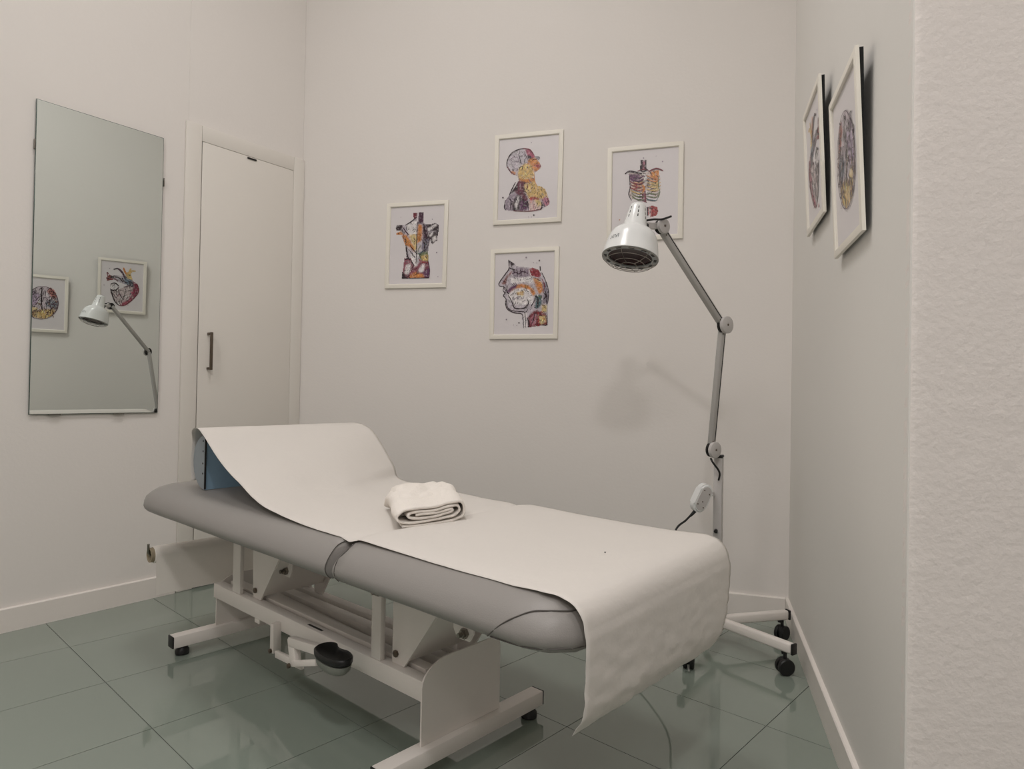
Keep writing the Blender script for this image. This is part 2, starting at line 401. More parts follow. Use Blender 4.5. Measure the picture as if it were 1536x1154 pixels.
# ------------------------------------------------------------------ framed prints
K = (0.18, 0.12, 0.15); KP = (0.30, 0.19, 0.26); MR = (0.46, 0.17, 0.22); RD = (0.62, 0.22, 0.22); OR = (0.80, 0.52, 0.28); OC = (0.83, 0.70, 0.45)
GR = (0.62, 0.57, 0.62); LG = (0.76, 0.73, 0.76); TE = (0.30, 0.42, 0.44); GN = (0.42, 0.47, 0.33); WH = (0.90, 0.88, 0.88); PK = (0.72, 0.48, 0.54); PU = (0.38, 0.22, 0.36)
YE = (0.84, 0.74, 0.52); BL = (0.45, 0.52, 0.60)
def add_art(parent, quad, w, h, fills, strokes, dots, y0, name, flip=False, sketch=()):
    TL, TR, BR, BL_ = quad
    def uv(p):
        x, y = p
        u = v = 0.5
        for _ in range(12):     # inverse bilinear
            ex = (1-u)*(1-v)*TL[0]+u*(1-v)*TR[0]+u*v*BR[0]+(1-u)*v*BL_[0]-x
            ey = (1-u)*(1-v)*TL[1]+u*(1-v)*TR[1]+u*v*BR[1]+(1-u)*v*BL_[1]-y
            ux = (1-v)*(TR[0]-TL[0])+v*(BR[0]-BL_[0]); uy = (1-v)*(TR[1]-TL[1])+v*(BR[1]-BL_[1])
            vx = (1-u)*(BL_[0]-TL[0])+u*(BR[0]-TR[0]); vy = (1-u)*(BL_[1]-TL[1])+u*(BR[1]-TR[1])
            D = ux*vy-uy*vx
            u -= (ex*vy-ey*vx)/D; v -= (ey*ux-ex*uy)/D
        if flip: u = 1 - u
        return ((u - 0.5) * w, (1 - v) * h)
    verts, faces, cols = [], [], []
    lay = [0]
    def put(poly, col):
        z = y0 - 0.00004 * lay[0]; b = len(verts)
        for x, y in poly: verts.append((x, z, y))
        for t in tessellate_polygon([[Vector((x, y, 0)) for x, y in poly]]):
            faces.append(tuple(b + i for i in t)); cols.append(col)
    # watercolour washes: the fills are laid on a fine grid and bleed into each other at their borders
    st = 7.0
    allp = [p for pts, _ in fills for p in pts]
    x0, y0_ = min(p[0] for p in allp) - 2 * st, min(p[1] for p in allp) - 2 * st
    nx, ny = int((max(p[0] for p in allp) - x0) / st) + 3, int((max(p[1] for p in allp) - y0_) / st) + 3
    X, Y = np.meshgrid(x0 + (np.arange(nx) + 0.5) * st, y0_ + (np.arange(ny) + 0.5) * st)
    Cg = np.zeros((ny, nx, 3)); Mg = np.zeros((ny, nx), bool); Ig = np.zeros((ny, nx), int) - 1
    for fi, (pts, col) in enumerate(fills):
        ins = np.zeros((ny, nx), bool)
        for (ax, ay), (bx, by) in zip(pts, pts[1:] + pts[:1]):
            if ay == by: continue
            ins ^= ((ay > Y) != (by > Y)) & (X < (bx - ax) * (Y - ay) / (by - ay) + ax)
        Cg[ins] = lin(col); Mg |= ins; Ig[ins] = fi
    Bl = Cg * Mg[..., None]; Wt = Mg.astype(float)
    for _ in range(2):
        B2 = np.zeros_like(Bl); W2 = np.zeros_like(Wt)
        for dy in (-1, 0, 1):
            for dx in (-1, 0, 1):
                B2 += np.roll(Bl, (dy, dx), (0, 1)); W2 += np.roll(Wt, (dy, dx), (0, 1))
        Bl, Wt = B2 / 9, W2 / 9
    Bl = Bl / np.maximum(Wt, 1e-6)[..., None]
    Cg = Cg * 0.25 + Bl * 0.75
    vid = {}
    def gv(a, b):
        if (a, b) not in vid:
            q = uv((x0 + b * st, y0_ + a * st)); vid[(a, b)] = len(verts); verts.append((q[0], y0, q[1]))
        return vid[(a, b)]
    gcols = []
    for a, b in zip(*np.nonzero(Mg)):
        faces.append((gv(a, b), gv(a, b + 1), gv(a + 1, b + 1), gv(a + 1, b))); cols.append(('lin', tuple(Cg[a, b])))
    # fine engraved strokes that follow the washes
    rnd = random.Random(len(fills)); cells = list(zip(*np.nonzero(Mg))); extra = []
    for _ in range(150):
        a, b = rnd.choice(cells); x, y = x0 + (b + 0.5) * st, y0_ + (a + 0.5) * st
        ang = math.pi * (0.5 + 0.9 * noise.noise(Vector((x * 0.006, y * 0.006, len(fills))))); Ls = rnd.uniform(18, 46); pp = []
        for k in range(4):
            ci, ri = int((x - x0) / st), int((y - y0_) / st)
            if not (0 <= ci < nx and 0 <= ri < ny and Mg[ri, ci]): break
            pp.append((x, y)); x += math.cos(ang) * Ls / 3; y += math.sin(ang) * Ls / 3; ang += rnd.uniform(-0.5, 0.5)
        if len(pp) < 3: continue
        base = fills[Ig[a, b]][1]
        extra.append((pp, rnd.uniform(3.5, 7.5), rnd.choice([tuple(c * 0.45 for c in base), tuple(c * 0.3 for c in base), tuple(min(0.93, c * 1.25 + 0.06) for c in base), K])))
    strokes = extra + list(strokes)
    lay[0] += 1
    for pts, wd, col in strokes:
        lay[0] += 0.25
        P = [Vector((*uv(p), 0)) for p in pts]
        if len(P) > 2: P = catmull(P, 4)
        sc = w / (TR[0] - TL[0]); hwid = wd * sc / 2
        L_, R2 = [], []
        for i, p in enumerate(P):
            d = (P[min(i + 1, len(P) - 1)] - P[max(i - 1, 0)]).normalized(); nn = Vector((-d.y, d.x, 0))
            tp = 0.45 + 0.55 * math.sin(math.pi * (i + 0.5) / len(P))
            L_.append(p + nn * hwid * tp); R2.append(p - nn * hwid * tp)
        z = y0 - 0.00004 * lay[0]
        for i in range(len(P) - 1):
            b = len(verts)
            for q in (L_[i], L_[i + 1], R2[i + 1], R2[i]): verts.append((q.x, z, q.y))
            faces.append((b, b + 1, b + 2, b + 3)); cols.append(col)
    for (x, y), r, col in dots:
        c = uv((x, y)); rr = r * w / (TR[0] - TL[0])
        put([(c[0] + rr * math.cos(a * math.pi / 4), c[1] + rr * math.sin(a * math.pi / 4)) for a in range(8)], col)
    me = bpy.data.meshes.new(name); me.from_pydata(verts, [], faces)
    ca = me.color_attributes.new('ink', 'FLOAT_COLOR', 'CORNER')
    li = 0
    for f, c in zip(me.polygons, cols):
        for _ in f.loop_indices:
            ca.data[li].color = (*c[1], 1) if c[0] == 'lin' else (*lin(c), 1); li += 1
    return link(name, me, M_INK, parent)

def frame_thing(w, s, z0, fw, fh, art, label, tilt=0.0, roll=0.0, bo=0.001):
    t = thing('framed_print', label, 'picture', wall_pt(w, s, z0, bo), wall_rot(w), None)
    if tilt or roll: t.rotation_euler = (tilt, roll, wall_rot(w))
    e = 0.021; D = 0.008
    hw_ = fw / 2
    bm = bmesh.new()       # one continuous mitred moulding
    prof = [(0, 0), (0, D), (0.003, D + 0.001), (e - 0.003, D + 0.001), (e, D - 0.002), (e, 0)]
    cs = [(-hw_, 0, 1, 1), (hw_, 0, -1, 1), (hw_, fh, -1, -1), (-hw_, fh, 1, -1)]
    rings = [[bm.verts.new((cx + sx * i, -y, cz + sz * i)) for i, y in prof] for cx, cz, sx, sz in cs]
    for k in range(4):
        A_, B_ = rings[k], rings[(k + 1) % 4]
        for i in range(len(prof)): bm.faces.new((A_[i], B_[i], B_[(i + 1) % len(prof)], A_[(i + 1) % len(prof)]))
    from_bm('frame', bm, M_FRAME, t, 30)
    box('sheet', (-hw_ + e - 0.001, -0.0018, e - 0.001), (hw_ - e + 0.001, -0.0008, fh - e + 0.001), M_SHEET, t, 0.0)
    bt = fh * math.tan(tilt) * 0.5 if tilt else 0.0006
    bm = bmesh.new()      # dark backboard; leaning frames get a black wedge standing in for the shaded gap
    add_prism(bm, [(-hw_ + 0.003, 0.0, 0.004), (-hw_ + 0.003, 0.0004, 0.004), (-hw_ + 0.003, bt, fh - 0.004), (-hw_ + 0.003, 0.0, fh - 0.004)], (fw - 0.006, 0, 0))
    from_bm('backboard_gap_shade', bm, M_BACK_SHADE, t, 0)
    sub = bpy.data.objects.new('art_origin', None)
    quad, fills, strokes, dots, flip = art
    a = add_art(t, quad, fw - 2 * e, fh - 2 * e, fills, strokes, dots, -0.0019, 'print', flip)
    a.location = (0, 0, e)
    bpy.data.objects.remove(sub)
    return t

# ---- torso from behind
A_ART = ([(118, 160), (738, 126), (722, 1035), (105, 1040)], [
 ([(378,222),(425,216),(428,320),(436,320),(440,212),(497,212),(497,330),(520,352),(590,350),(640,336),(676,366),(672,430),(660,500),(662,545),(640,548),(605,585),(588,560),(574,512),(560,600),(556,700),(562,780),(576,880),(570,972),(262,976),(266,900),(282,800),(300,742),(310,700),(303,650),(290,590),(248,492),(238,470),(180,470),(182,455),(232,450),(232,420),(186,424),(176,395),(190,362),(248,358),(285,362),(360,310),(385,285)], LG),
 ([(378,222),(425,216),(420,270),(400,300),(384,286)], MR),
 ([(440,212),(497,212),(495,330),(470,350),(440,330)], KP),
 ([(186,365),(248,358),(262,380),(235,422),(186,424),(176,395)], K),
 ([(182,455),(235,430),(280,470),(238,470),(180,470)], OR),
 ([(290,365),(420,300),(425,470),(330,470)], WH),
 ([(250,480),(300,470),(350,540),(400,640),(395,665),(350,620),(290,590)], OR),
 ([(330,470),(425,470),(425,660),(400,640)], YE),
 ([(432,350),(485,360),(480,540),(430,570)], OR),
 ([(495,330),(540,400),(575,512),(560,600),(500,560),(490,420)], KP),
 ([(520,352),(590,350),(640,336),(676,366),(672,430),(600,430),(545,410)], K),
 ([(545,400),(640,345),(655,365),(560,435)], WH),
 ([(560,450),(672,430),(660,500),(662,545),(640,548),(605,585),(588,560),(574,512)], K),
 ([(600,505),(640,480),(650,530),(610,560)], WH),
 ([(560,480),(600,445),(610,465),(575,500)], WH),
 ([(430,600),(480,560),(470,690),(430,690)], LG),
 ([(480,530),(560,520),(556,660),(490,680)], (0.45,0.43,0.50)),
 ([(440,690),(556,660),(560,780),(480,770)], GN),
 ([(470,720),(550,700),(556,770),(490,770)], OC),
 ([(300,590),(395,665),(350,760),(310,730)], LG),
 ([(290,590),(303,650),(312,720),(330,740),(318,690),(305,600)], K),
 ([(282,740),(350,745),(420,840),(470,770),(562,780),(576,880),(570,972),(262,976),(266,900)], (0.55,0.30,0.36)),
 ([(360,700),(430,660),(436,830),(400,840),(360,780)], WH),
 ([(300,820),(350,800),(368,860),(330,930),(285,920)], WH),
 ([(445,880),(500,800),(530,820),(500,905),(460,905)], WH),
 ([(340,972),(360,930),(420,900),(500,930),(520,972)], OR),
 ([(500,900),(575,850),(570,972),(525,972)], PU),
 ([(262,976),(266,900),(300,940),(330,976)], K)],
 [([(285,365),(360,318),(420,270)],10,K),([(430,320),(424,560),(420,810)],9,K),([(500,350),(520,450),(560,520)],16,K),([(300,590),(312,690),(330,740)],16,K),
  ([(350,600),(400,660),(418,680)],10,K),([(330,640),(380,700)],7,K),([(440,690),(490,670),(540,560)],10,TE),([(500,540),(520,600),(500,660)],16,K),([(520,520),(545,600),(530,660)],12,K),
  ([(285,760),(340,750),(400,830)],14,K),([(450,750),(490,790),(560,790)],9,RD),([(375,470),(410,465)],8,OC),([(350,740),(370,780)],10,MR),([(266,900),(262,976)],14,K),([(570,972),(576,880),(560,780)],12,KP),
  ([(560,600),(574,512)],10,K),([(440,690),(445,640),(478,590)],8,GN),([(370,670),(385,710)],6,K),([(262,974),(570,970)],10,K),([(250,370),(300,440),(330,470)],12,KP)],
 [((655,680),8,GR),((600,295),5,GR),((672,960),6,GR),((235,270),4,GR)], False)
# ---- head turned up, shoulders
B_ART = ([(105, 146), (790, 82), (776, 1055), (95, 1086)], [
 ([(195,430),(205,370),(240,310),(300,268),(380,245),(450,258),(500,310),(520,345),(560,342),(572,362),(552,385),(575,420),(592,455),(575,490),(540,512),(515,545),(520,620),(545,680),(600,695),(640,725),(660,770),(692,870),(685,905),(640,932),(600,960),(470,982),(280,976),(185,966),(170,930),(185,850),(230,790),(290,700),(335,620),(325,575),(285,556),(235,520),(205,475)], LG),
 ([(405,262),(450,258),(500,310),(516,345),(500,380),(440,370),(430,320)], (0.66,0.30,0.40)),
 ([(430,320),(470,330),(500,380),(450,400)], K),
 ([(440,380),(520,350),(552,385),(575,420),(590,455),(570,490),(540,512),(470,520),(420,470)], OR),
 ([(500,440),(575,425),(590,460),(560,480)], RD),
 ([(330,480),(400,420),(480,440),(515,545),(500,600),(400,610),(335,600),(325,560)], OC),
 ([(230,505),(300,520),(295,556),(250,545)], OR),
 ([(335,600),(400,610),(515,590),(520,625),(430,650),(340,630)], OR),
 ([(335,620),(420,640),(410,760),(450,850),(380,860),(300,760),(270,740)], (0.40,0.20,0.26)),
 ([(230,790),(290,700),(330,640),(320,720),(270,760)], K),
 ([(400,660),(520,625),(545,680),(600,695),(640,725),(660,770),(650,830),(520,850),(450,820),(410,740)], OC),
 ([(400,680),(450,660),(470,720),(440,770),(410,740)], YE),
 ([(440,820),(520,810),(600,840),(500,870)], RD),
 ([(185,850),(230,790),(300,770),(370,800),(370,860),(280,976),(185,966),(170,930)], GR),
 ([(250,880),(330,780),(370,810),(350,970),(280,976)], K),
 ([(290,900),(330,800),(350,830),(310,970)], WH),
 ([(350,860),(440,850),(440,960),(360,978)], PU),
 ([(440,870),(540,840),(610,900),(600,955),(470,980)], (0.84,0.74,0.72)),
 ([(520,850),(580,850),(610,910),(560,930)], YE),
 ([(600,850),(660,780),(692,870),(685,905),(640,932)], PK)],
 [([(200,470),(196,400),(240,312),(310,266),(385,246)],14,K),([(385,246),(460,262),(512,330)],14,MR),([(200,460),(240,520),(290,552)],12,MR),
  ([(230,380),(270,350),(320,355),(330,400),(290,400),(300,440)],7,GR),([(330,300),(350,340),(400,300),(380,270)],7,GR),([(330,310),(350,380),(365,430)],8,K),([(250,420),(280,470),(330,490)],6,GR),([(340,470),(380,460),(370,500)],8,K),
  ([(400,300),(420,350),(400,380)],6,KP),([(520,345),(570,350),(556,384)],8,K),([(300,640),(260,720),(230,790)],12,K),([(185,850),(172,930),(190,966)],10,K),([(220,830),(250,860),(240,960)],10,K),
  ([(400,880),(440,870),(420,920),(390,920)],16,K),([(350,860),(400,850),(380,960)],8,K),([(450,880),(455,970)],7,KP),([(500,870),(520,970)],7,PK),([(605,870),(600,950),(540,965)],14,K),([(610,850),(640,930)],9,PU),([(635,830),(665,915)],8,PU),([(655,800),(688,890)],8,MR),
  ([(430,640),(440,700),(420,720)],8,MR),([(515,545),(520,620),(545,680)],6,OR),([(280,976),(470,980),(600,960)],9,MR),([(450,600),(470,640),(460,660)],8,PU),([(380,440),(420,400),(450,420)],8,LG)],
 [((155,820),9,K),((515,1026),9,K),((455,1048),5,GR),((490,1048),5,GR),((478,178),5,GR)], False)
# ---- nose and throat section
C_ART = ([(100, 126), (784, 84), (772, 1038), (92, 1046)], [
 ([(255,190),(330,235),(345,260),(480,275),(560,285),(640,340),(690,440),(720,560),(710,700),(705,930),(490,962),(430,960),(410,800),(330,795),(250,760),(225,690),(230,640),(200,600),(215,570),(195,540),(200,490),(155,490),(150,455),(215,360),(260,290)], LG),
 ([(265,195),(332,238),(300,262),(285,262)], K),
 ([(175,468),(235,375),(300,310),(290,350),(240,400),(228,468)], (0.50,0.28,0.26)),
 ([(290,330),(350,280),(480,285),(500,370),(430,395),(300,375)], GR),
 ([(280,400),(540,380),(560,450),(400,450),(290,455)], WH),
 ([(490,300),(530,275),(600,300),(628,340),(620,385),(570,395),(510,372)], (0.56,0.20,0.24)),
 ([(540,400),(600,400),(660,470),(660,550),(610,580),(570,480)], OR),
 ([(240,545),(330,480),(420,462),(500,480),(560,540),(575,595),(540,600),(500,530),(420,505),(330,520),(265,570)], OR),
 ([(240,545),(290,495),(350,470),(355,505),(300,530),(265,570)], PU),
 ([(265,575),(330,525),(420,508),(500,535),(540,605),(540,680),(480,700),(330,700),(265,640)], WH),
 ([(350,560),(440,540),(440,595),(350,590)], YE),
 ([(560,590),(640,590),(640,690),(600,745),(560,740),(575,660)], TE),
 ([(640,700),(695,700),(695,785),(640,790)], YE),
 ([(640,440),(690,440),(720,560),(710,690),(650,690),(660,560)], (0.58,0.55,0.60)),
 ([(480,850),(550,770),(620,775),(690,800),(707,930),(490,962)], (0.46,0.16,0.20)),
 ([(600,830),(690,830),(690,900),(640,930),(610,900)], YE),
 ([(510,870),(560,800),(590,850),(560,930),(520,930)], PK),
 ([(430,800),(470,790),(478,962),(440,965)], WH)],
 [([(255,190),(262,290),(215,360),(150,455),(156,490),(205,492)],11,K),([(268,200),(268,280),(330,300)],10,K),([(205,492),(196,540),(216,572),(200,600),(232,640),(226,690),(250,755),(330,795),(412,806),(430,860),(440,970)],11,K),
  ([(236,650),(245,720),(290,765),(400,780),(450,800),(462,965)],9,K),([(255,590),(285,640),(310,700)],9,K),([(310,660),(330,740),(420,745)],12,K),([(330,745),(440,740),(470,700)],12,K),([(300,700),(320,640),(400,600)],6,GR),
  ([(245,480),(240,545),(262,580)],14,K),([(520,720),(560,650),(570,600)],12,K),([(300,350),(340,330),(380,350),(420,320),(470,340)],10,KP),([(310,300),(330,340)],9,K),([(400,300),(410,370)],8,KP),([(440,310),(450,380)],8,KP),([(350,300),(370,360)],8,K),([(470,300),(480,350)],8,KP),
  ([(620,258),(625,310)],14,K),([(640,330),(690,440),(720,560),(708,690)],10,K),([(660,560),(690,600),(660,640)],14,K),([(680,540),(700,620),(690,680)],12,K),([(640,400),(670,470),(660,560)],10,MR),([(540,400),(620,440),(660,480)],6,YE),
  ([(500,300),(520,370),(600,390)],8,WH),([(570,600),(600,640),(590,740)],14,K),([(600,600),(640,620)],12,GN),([(480,850),(500,920),(490,960)],14,K),([(560,800),(550,870),(520,940)],9,K),([(600,780),(610,880),(600,950)],12,RD),([(700,820),(700,930),(640,925)],10,K),
  ([(400,640),(440,620)],6,GR),([(360,640),(390,610)],6,GR),([(420,670),(460,650)],6,GR),([(370,560),(372,590)],6,OR),([(400,550),(402,590)],6,OR),([(425,545),(427,590)],6,OR),([(480,640),(490,690),(450,740)],10,K),([(200,500),(230,520),(215,560)],8,K),([(660,850),(690,900)],10,OR)],
 [((462,160),8,GR),((612,193),9,K),((545,215),5,GR),((582,222),5,GR),((238,872),8,GR),((384,910),9,K),((320,935),5,GR),((360,940),5,GR)], False)
# ---- rib cage
def ribs():
    st = []
    cl = [PU, PU, MR, (0.52,0.28,0.30), RD, OC, GN, GN]; cr = [OR, OR, OC, OC, OC, GN, GN, TE]
    for k in range(8):
        y = 425 + k * 33; w_ = 150 + 10 * math.sin(k * 0.5) - (18 if k > 5 else 0)
        st.append(([(450, y + 5 + k * 6), (400, y + 30 + k * 3), (340, y + 25), (455 - w_ - 5, y)], 13, cl[k]))
        st.append(([(448, y + 14 + k * 6), (400, y + 39 + k * 3), (350, y + 35)], 5, K))
        if k < 8: st.append(([(480, y + 5 + k * 6), (530, y + 28 + k * 4), (580, y + 40 + k * 3), (470 + w_, y + 10 + k * 4)], 12, cr[k]))
        st.append(([(482, y + 13 + k * 6), (530, y + 37 + k * 4), (575, y + 49 + k * 3)], 4, KP))
    return st
D_ART = ([(105, 166), (820, 100), (806, 1112), (95, 1120)], [
 ([(285,395),(370,400),(450,400),(560,365),(610,400),(600,520),(612,640),(590,690),(530,640),(480,600),(440,610),(400,640),(320,700),(290,640),(300,500)], (0.80,0.74,0.72)),
 ([(280,410),(400,410),(420,470),(310,500)], (0.50,0.36,0.46)),
 ([(520,390),(610,365),(600,500),(520,470)], OR),
 ([(330,500),(440,490),(440,600),(330,560)], (0.80,0.62,0.50)),
 ([(500,500),(600,500),(605,600),(540,600)], YE),
 ([(415,250),(440,250),(440,360),(405,360)], K),
 ([(455,250),(475,250),(480,360),(458,360)], K),
 ([(440,255),(456,255),(458,360),(440,360)], PK),
 ([(445,420),(480,410),(480,500),(460,530),(445,490)], WH),
 ([(425,600),(470,600),(480,740),(425,720)], (0.42,0.16,0.20)),
 ([(440,600),(456,600),(460,730),(444,720)], PK),
 ([(485,790),(540,775),(590,790),(602,840),(585,890),(520,905),(490,880)], RD),
 ([(505,790),(520,785),(520,900),(505,900)], WH)],
 ribs() + [([(243,410),(290,380),(370,395),(430,410)],20,K),([(380,380),(440,360),(500,370)],14,MR),([(500,385),(580,352),(655,378)],18,MR),([(405,360),(440,385),(490,360)],16,K),([(430,540),(455,570),(440,620)],22,OR),
  ([(290,440),(300,560),(285,640),(315,710)],11,K),([(610,430),(604,540),(618,620),(600,690)],10,GN),([(400,620),(425,640)],10,K),([(400,660),(430,670)],10,K),([(400,700),(430,700)],10,K),([(470,640),(500,650)],9,K),([(470,690),(495,700)],9,K),([(485,790),(490,890)],14,K),([(350,520),(380,560),(340,580)],12,RD)],
 [((650,272),8,GR),((445,230),7,GR),((580,208),4,GR),((185,925),7,OR)], False)
# ---- heart (seen in the mirror, drawn mirrored back)
H_ART = ([(825, 112), (1252, 166), (1240, 668), (812, 622)], [
 ([(915,365),(960,350),(990,385),(1000,420),(1050,400),(1130,330),(1185,370),(1202,420),(1190,480),(1140,530),(1100,560),(1040,598),(990,590),(950,540),(935,490),(912,460),(915,410)], (0.78,0.72,0.72)),
 ([(1130,330),(1185,370),(1202,420),(1190,480),(1150,520),(1120,470),(1150,400)], (0.52,0.18,0.28)),
 ([(1040,598),(1100,560),(1150,520),(1120,500),(1060,550),(1000,580)], (0.60,0.26,0.34)),
 ([(1040,290),(1080,270),(1140,330),(1110,380),(1060,370)], BL),
 ([(1060,250),(1110,245),(1140,330),(1080,310)], OC),
 ([(940,270),(1040,280),(1060,370),(1000,350),(920,300)], LG),
 ([(870,300),(900,265),(930,280),(940,320),(880,320)], (0.60,0.34,0.32)),
 ([(1090,350),(1140,345),(1150,400),(1100,390)], (0.36,0.38,0.42)),
 ([(920,370),(960,355),(990,390),(970,430),(920,420)], WH)],
 [([(980,200),(1010,220),(1040,260),(1060,310)],22,KP),([(945,212),(985,200)],14,K),([(1045,195),(1060,240),(1080,270)],20,OR),([(1120,205),(1105,240),(1080,280)],20,OC),([(1170,235),(1130,235),(1100,270)],18,OC),
  ([(880,310),(960,290),(1010,310),(1040,350)],14,K),([(875,330),(950,310),(990,340)],10,MR),([(915,365),(960,355),(1000,390)],14,K),([(912,420),(960,430),(1000,400)],12,K),([(912,410),(935,490),(960,550),(1000,592)],14,K),([(1000,592),(1060,590),(1140,530),(1195,470)],12,MR),
  ([(1195,470),(1200,420),(1180,365)],12,MR),([(990,430),(1010,480),(1045,540)],9,KP),([(1000,470),(980,500)],7,MR),([(1045,400),(1080,395),(1110,385)],10,KP),([(1030,300),(1050,340),(1090,360)],14,K),([(900,265),(880,240),(890,300)],10,MR),([(1110,440),(1130,480),(1090,540)],8,PK)],
 [((905,200),6,GR),((850,372),6,GR),((1090,590),5,GR),((945,600),10,PK)], True)
# ---- brain seen from above (drawn around its midline)
def brain():
    rnd = random.Random(3); st = []
    cols = [KP, KP, GR, GR, BL, OR, OC]
    for sgn in (-1, 1):
        for k in range(46):
            a = rnd.uniform(0, 2 * math.pi); rr = math.sqrt(rnd.uniform(0.02, 0.9))
            x = 95 + 78 * rr * math.cos(a); y = 555 + 150 * rr * math.sin(a)
            p = [(210 + sgn * x, y)]
            for _ in range(3):
                x = min(176, max(10, x + rnd.uniform(-28, 28))); y += rnd.uniform(-24, 24); p.append((210 + sgn * x, y))
            c = rnd.choice([K, KP, K]) if y < 560 else rnd.choice([KP, (0.55,0.38,0.22), KP])
            st.append((p, rnd.uniform(4, 8), c))
    st.append(([(212, 395), (208, 500), (205, 610)], 14, K))
    out = [(210 + 178 * math.sin(t) * (1 - 0.06 * math.cos(t)), 555 - 170 * math.cos(t)) for t in [2 * math.pi * i / 24 for i in range(25)]]
    st.append((out[:13], 9, KP)); st.append((out[12:], 9, KP))
    return st
def ell(cx, cy, rx, ry, a0=0, a1=360, n=20):
    return [(cx + rx * math.sin(math.radians(a0 + (a1 - a0) * i / n)), cy - ry * math.cos(math.radians(a0 + (a1 - a0) * i / n))) for i in range(n + (0 if a1 - a0 == 360 else 1))]
N_ART = ([(-40, 268), (468, 326), (452, 852), (-60, 800)], [
 (ell(210, 555, 178, 170), (0.78,0.73,0.76)),
 ([(300,400),(350,430),(380,500),(330,520),(270,440)], (0.78,0.50,0.46)),
 ([(250,540),(330,530),(388,560),(360,620),(260,600)], (0.55,0.58,0.62)),
 ([(210,620),(330,620),(360,640),(310,700),(230,722),(120,700),(110,630)], OC),
 ([(40,480),(120,420),(190,470),(150,580),(50,570)], (0.72,0.64,0.74)),
 ([(60,590),(160,600),(180,690),(110,690)], YE)],
 brain(), [], True)

frame_thing('B', -1.416, 1.418, 0.330, 0.424, A_ART, 'white framed print of a human back torso, leftmost of the four on the back wall', roll=0.012)
frame_thing('B', -0.851, 1.703, 0.330, 0.425, B_ART, 'white framed print of a head looking upward, the upper middle picture on the back wall', roll=0.008)
frame_thing('B', -0.859, 1.164, 0.330, 0.424, C_ART, 'white framed print of a nose and throat section, lowest picture on the back wall', roll=0.0)
frame_thing('B', -0.311, 1.596, 0.330, 0.424, D_ART, 'white framed print of a rib cage behind the infrared lamp head', roll=-0.002)
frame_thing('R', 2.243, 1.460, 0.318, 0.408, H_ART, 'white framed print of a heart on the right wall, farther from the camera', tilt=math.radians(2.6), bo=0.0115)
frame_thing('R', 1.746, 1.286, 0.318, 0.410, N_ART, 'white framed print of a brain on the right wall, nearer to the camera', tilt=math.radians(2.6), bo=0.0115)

# ------------------------------------------------------------------ treatment couch (local x across, y towards the head end)
CV, CU = 1.18, 1.5
RZ = math.radians(48.0)
EU = Vector((-math.sin(RZ), math.cos(RZ), 0)); EV = Vector((math.cos(RZ), math.sin(RZ), 0))
def P(u, v, z): return Vector((v - CV, u - CU, z))
SH = 0.06
def T(u, v, z): return Vector((v - CV, u + SH * (v - CV) - CU, z))
def Wd(u, v, z): return EU * u + EV * v + Vector((0, 0, z))
def pbox(name, u0, u1, v0, v1, z0, z1, m, parent, bev=0.003, label=None):
    return box(name, P(u0, v0, z0), P(u1, v1, z1), m, parent, bev, label)
couch = thing('treatment_couch', 'grey vinyl treatment couch on a white steel frame in the middle of the room', 'treatment couch', EU * CU + EV * CV, RZ)

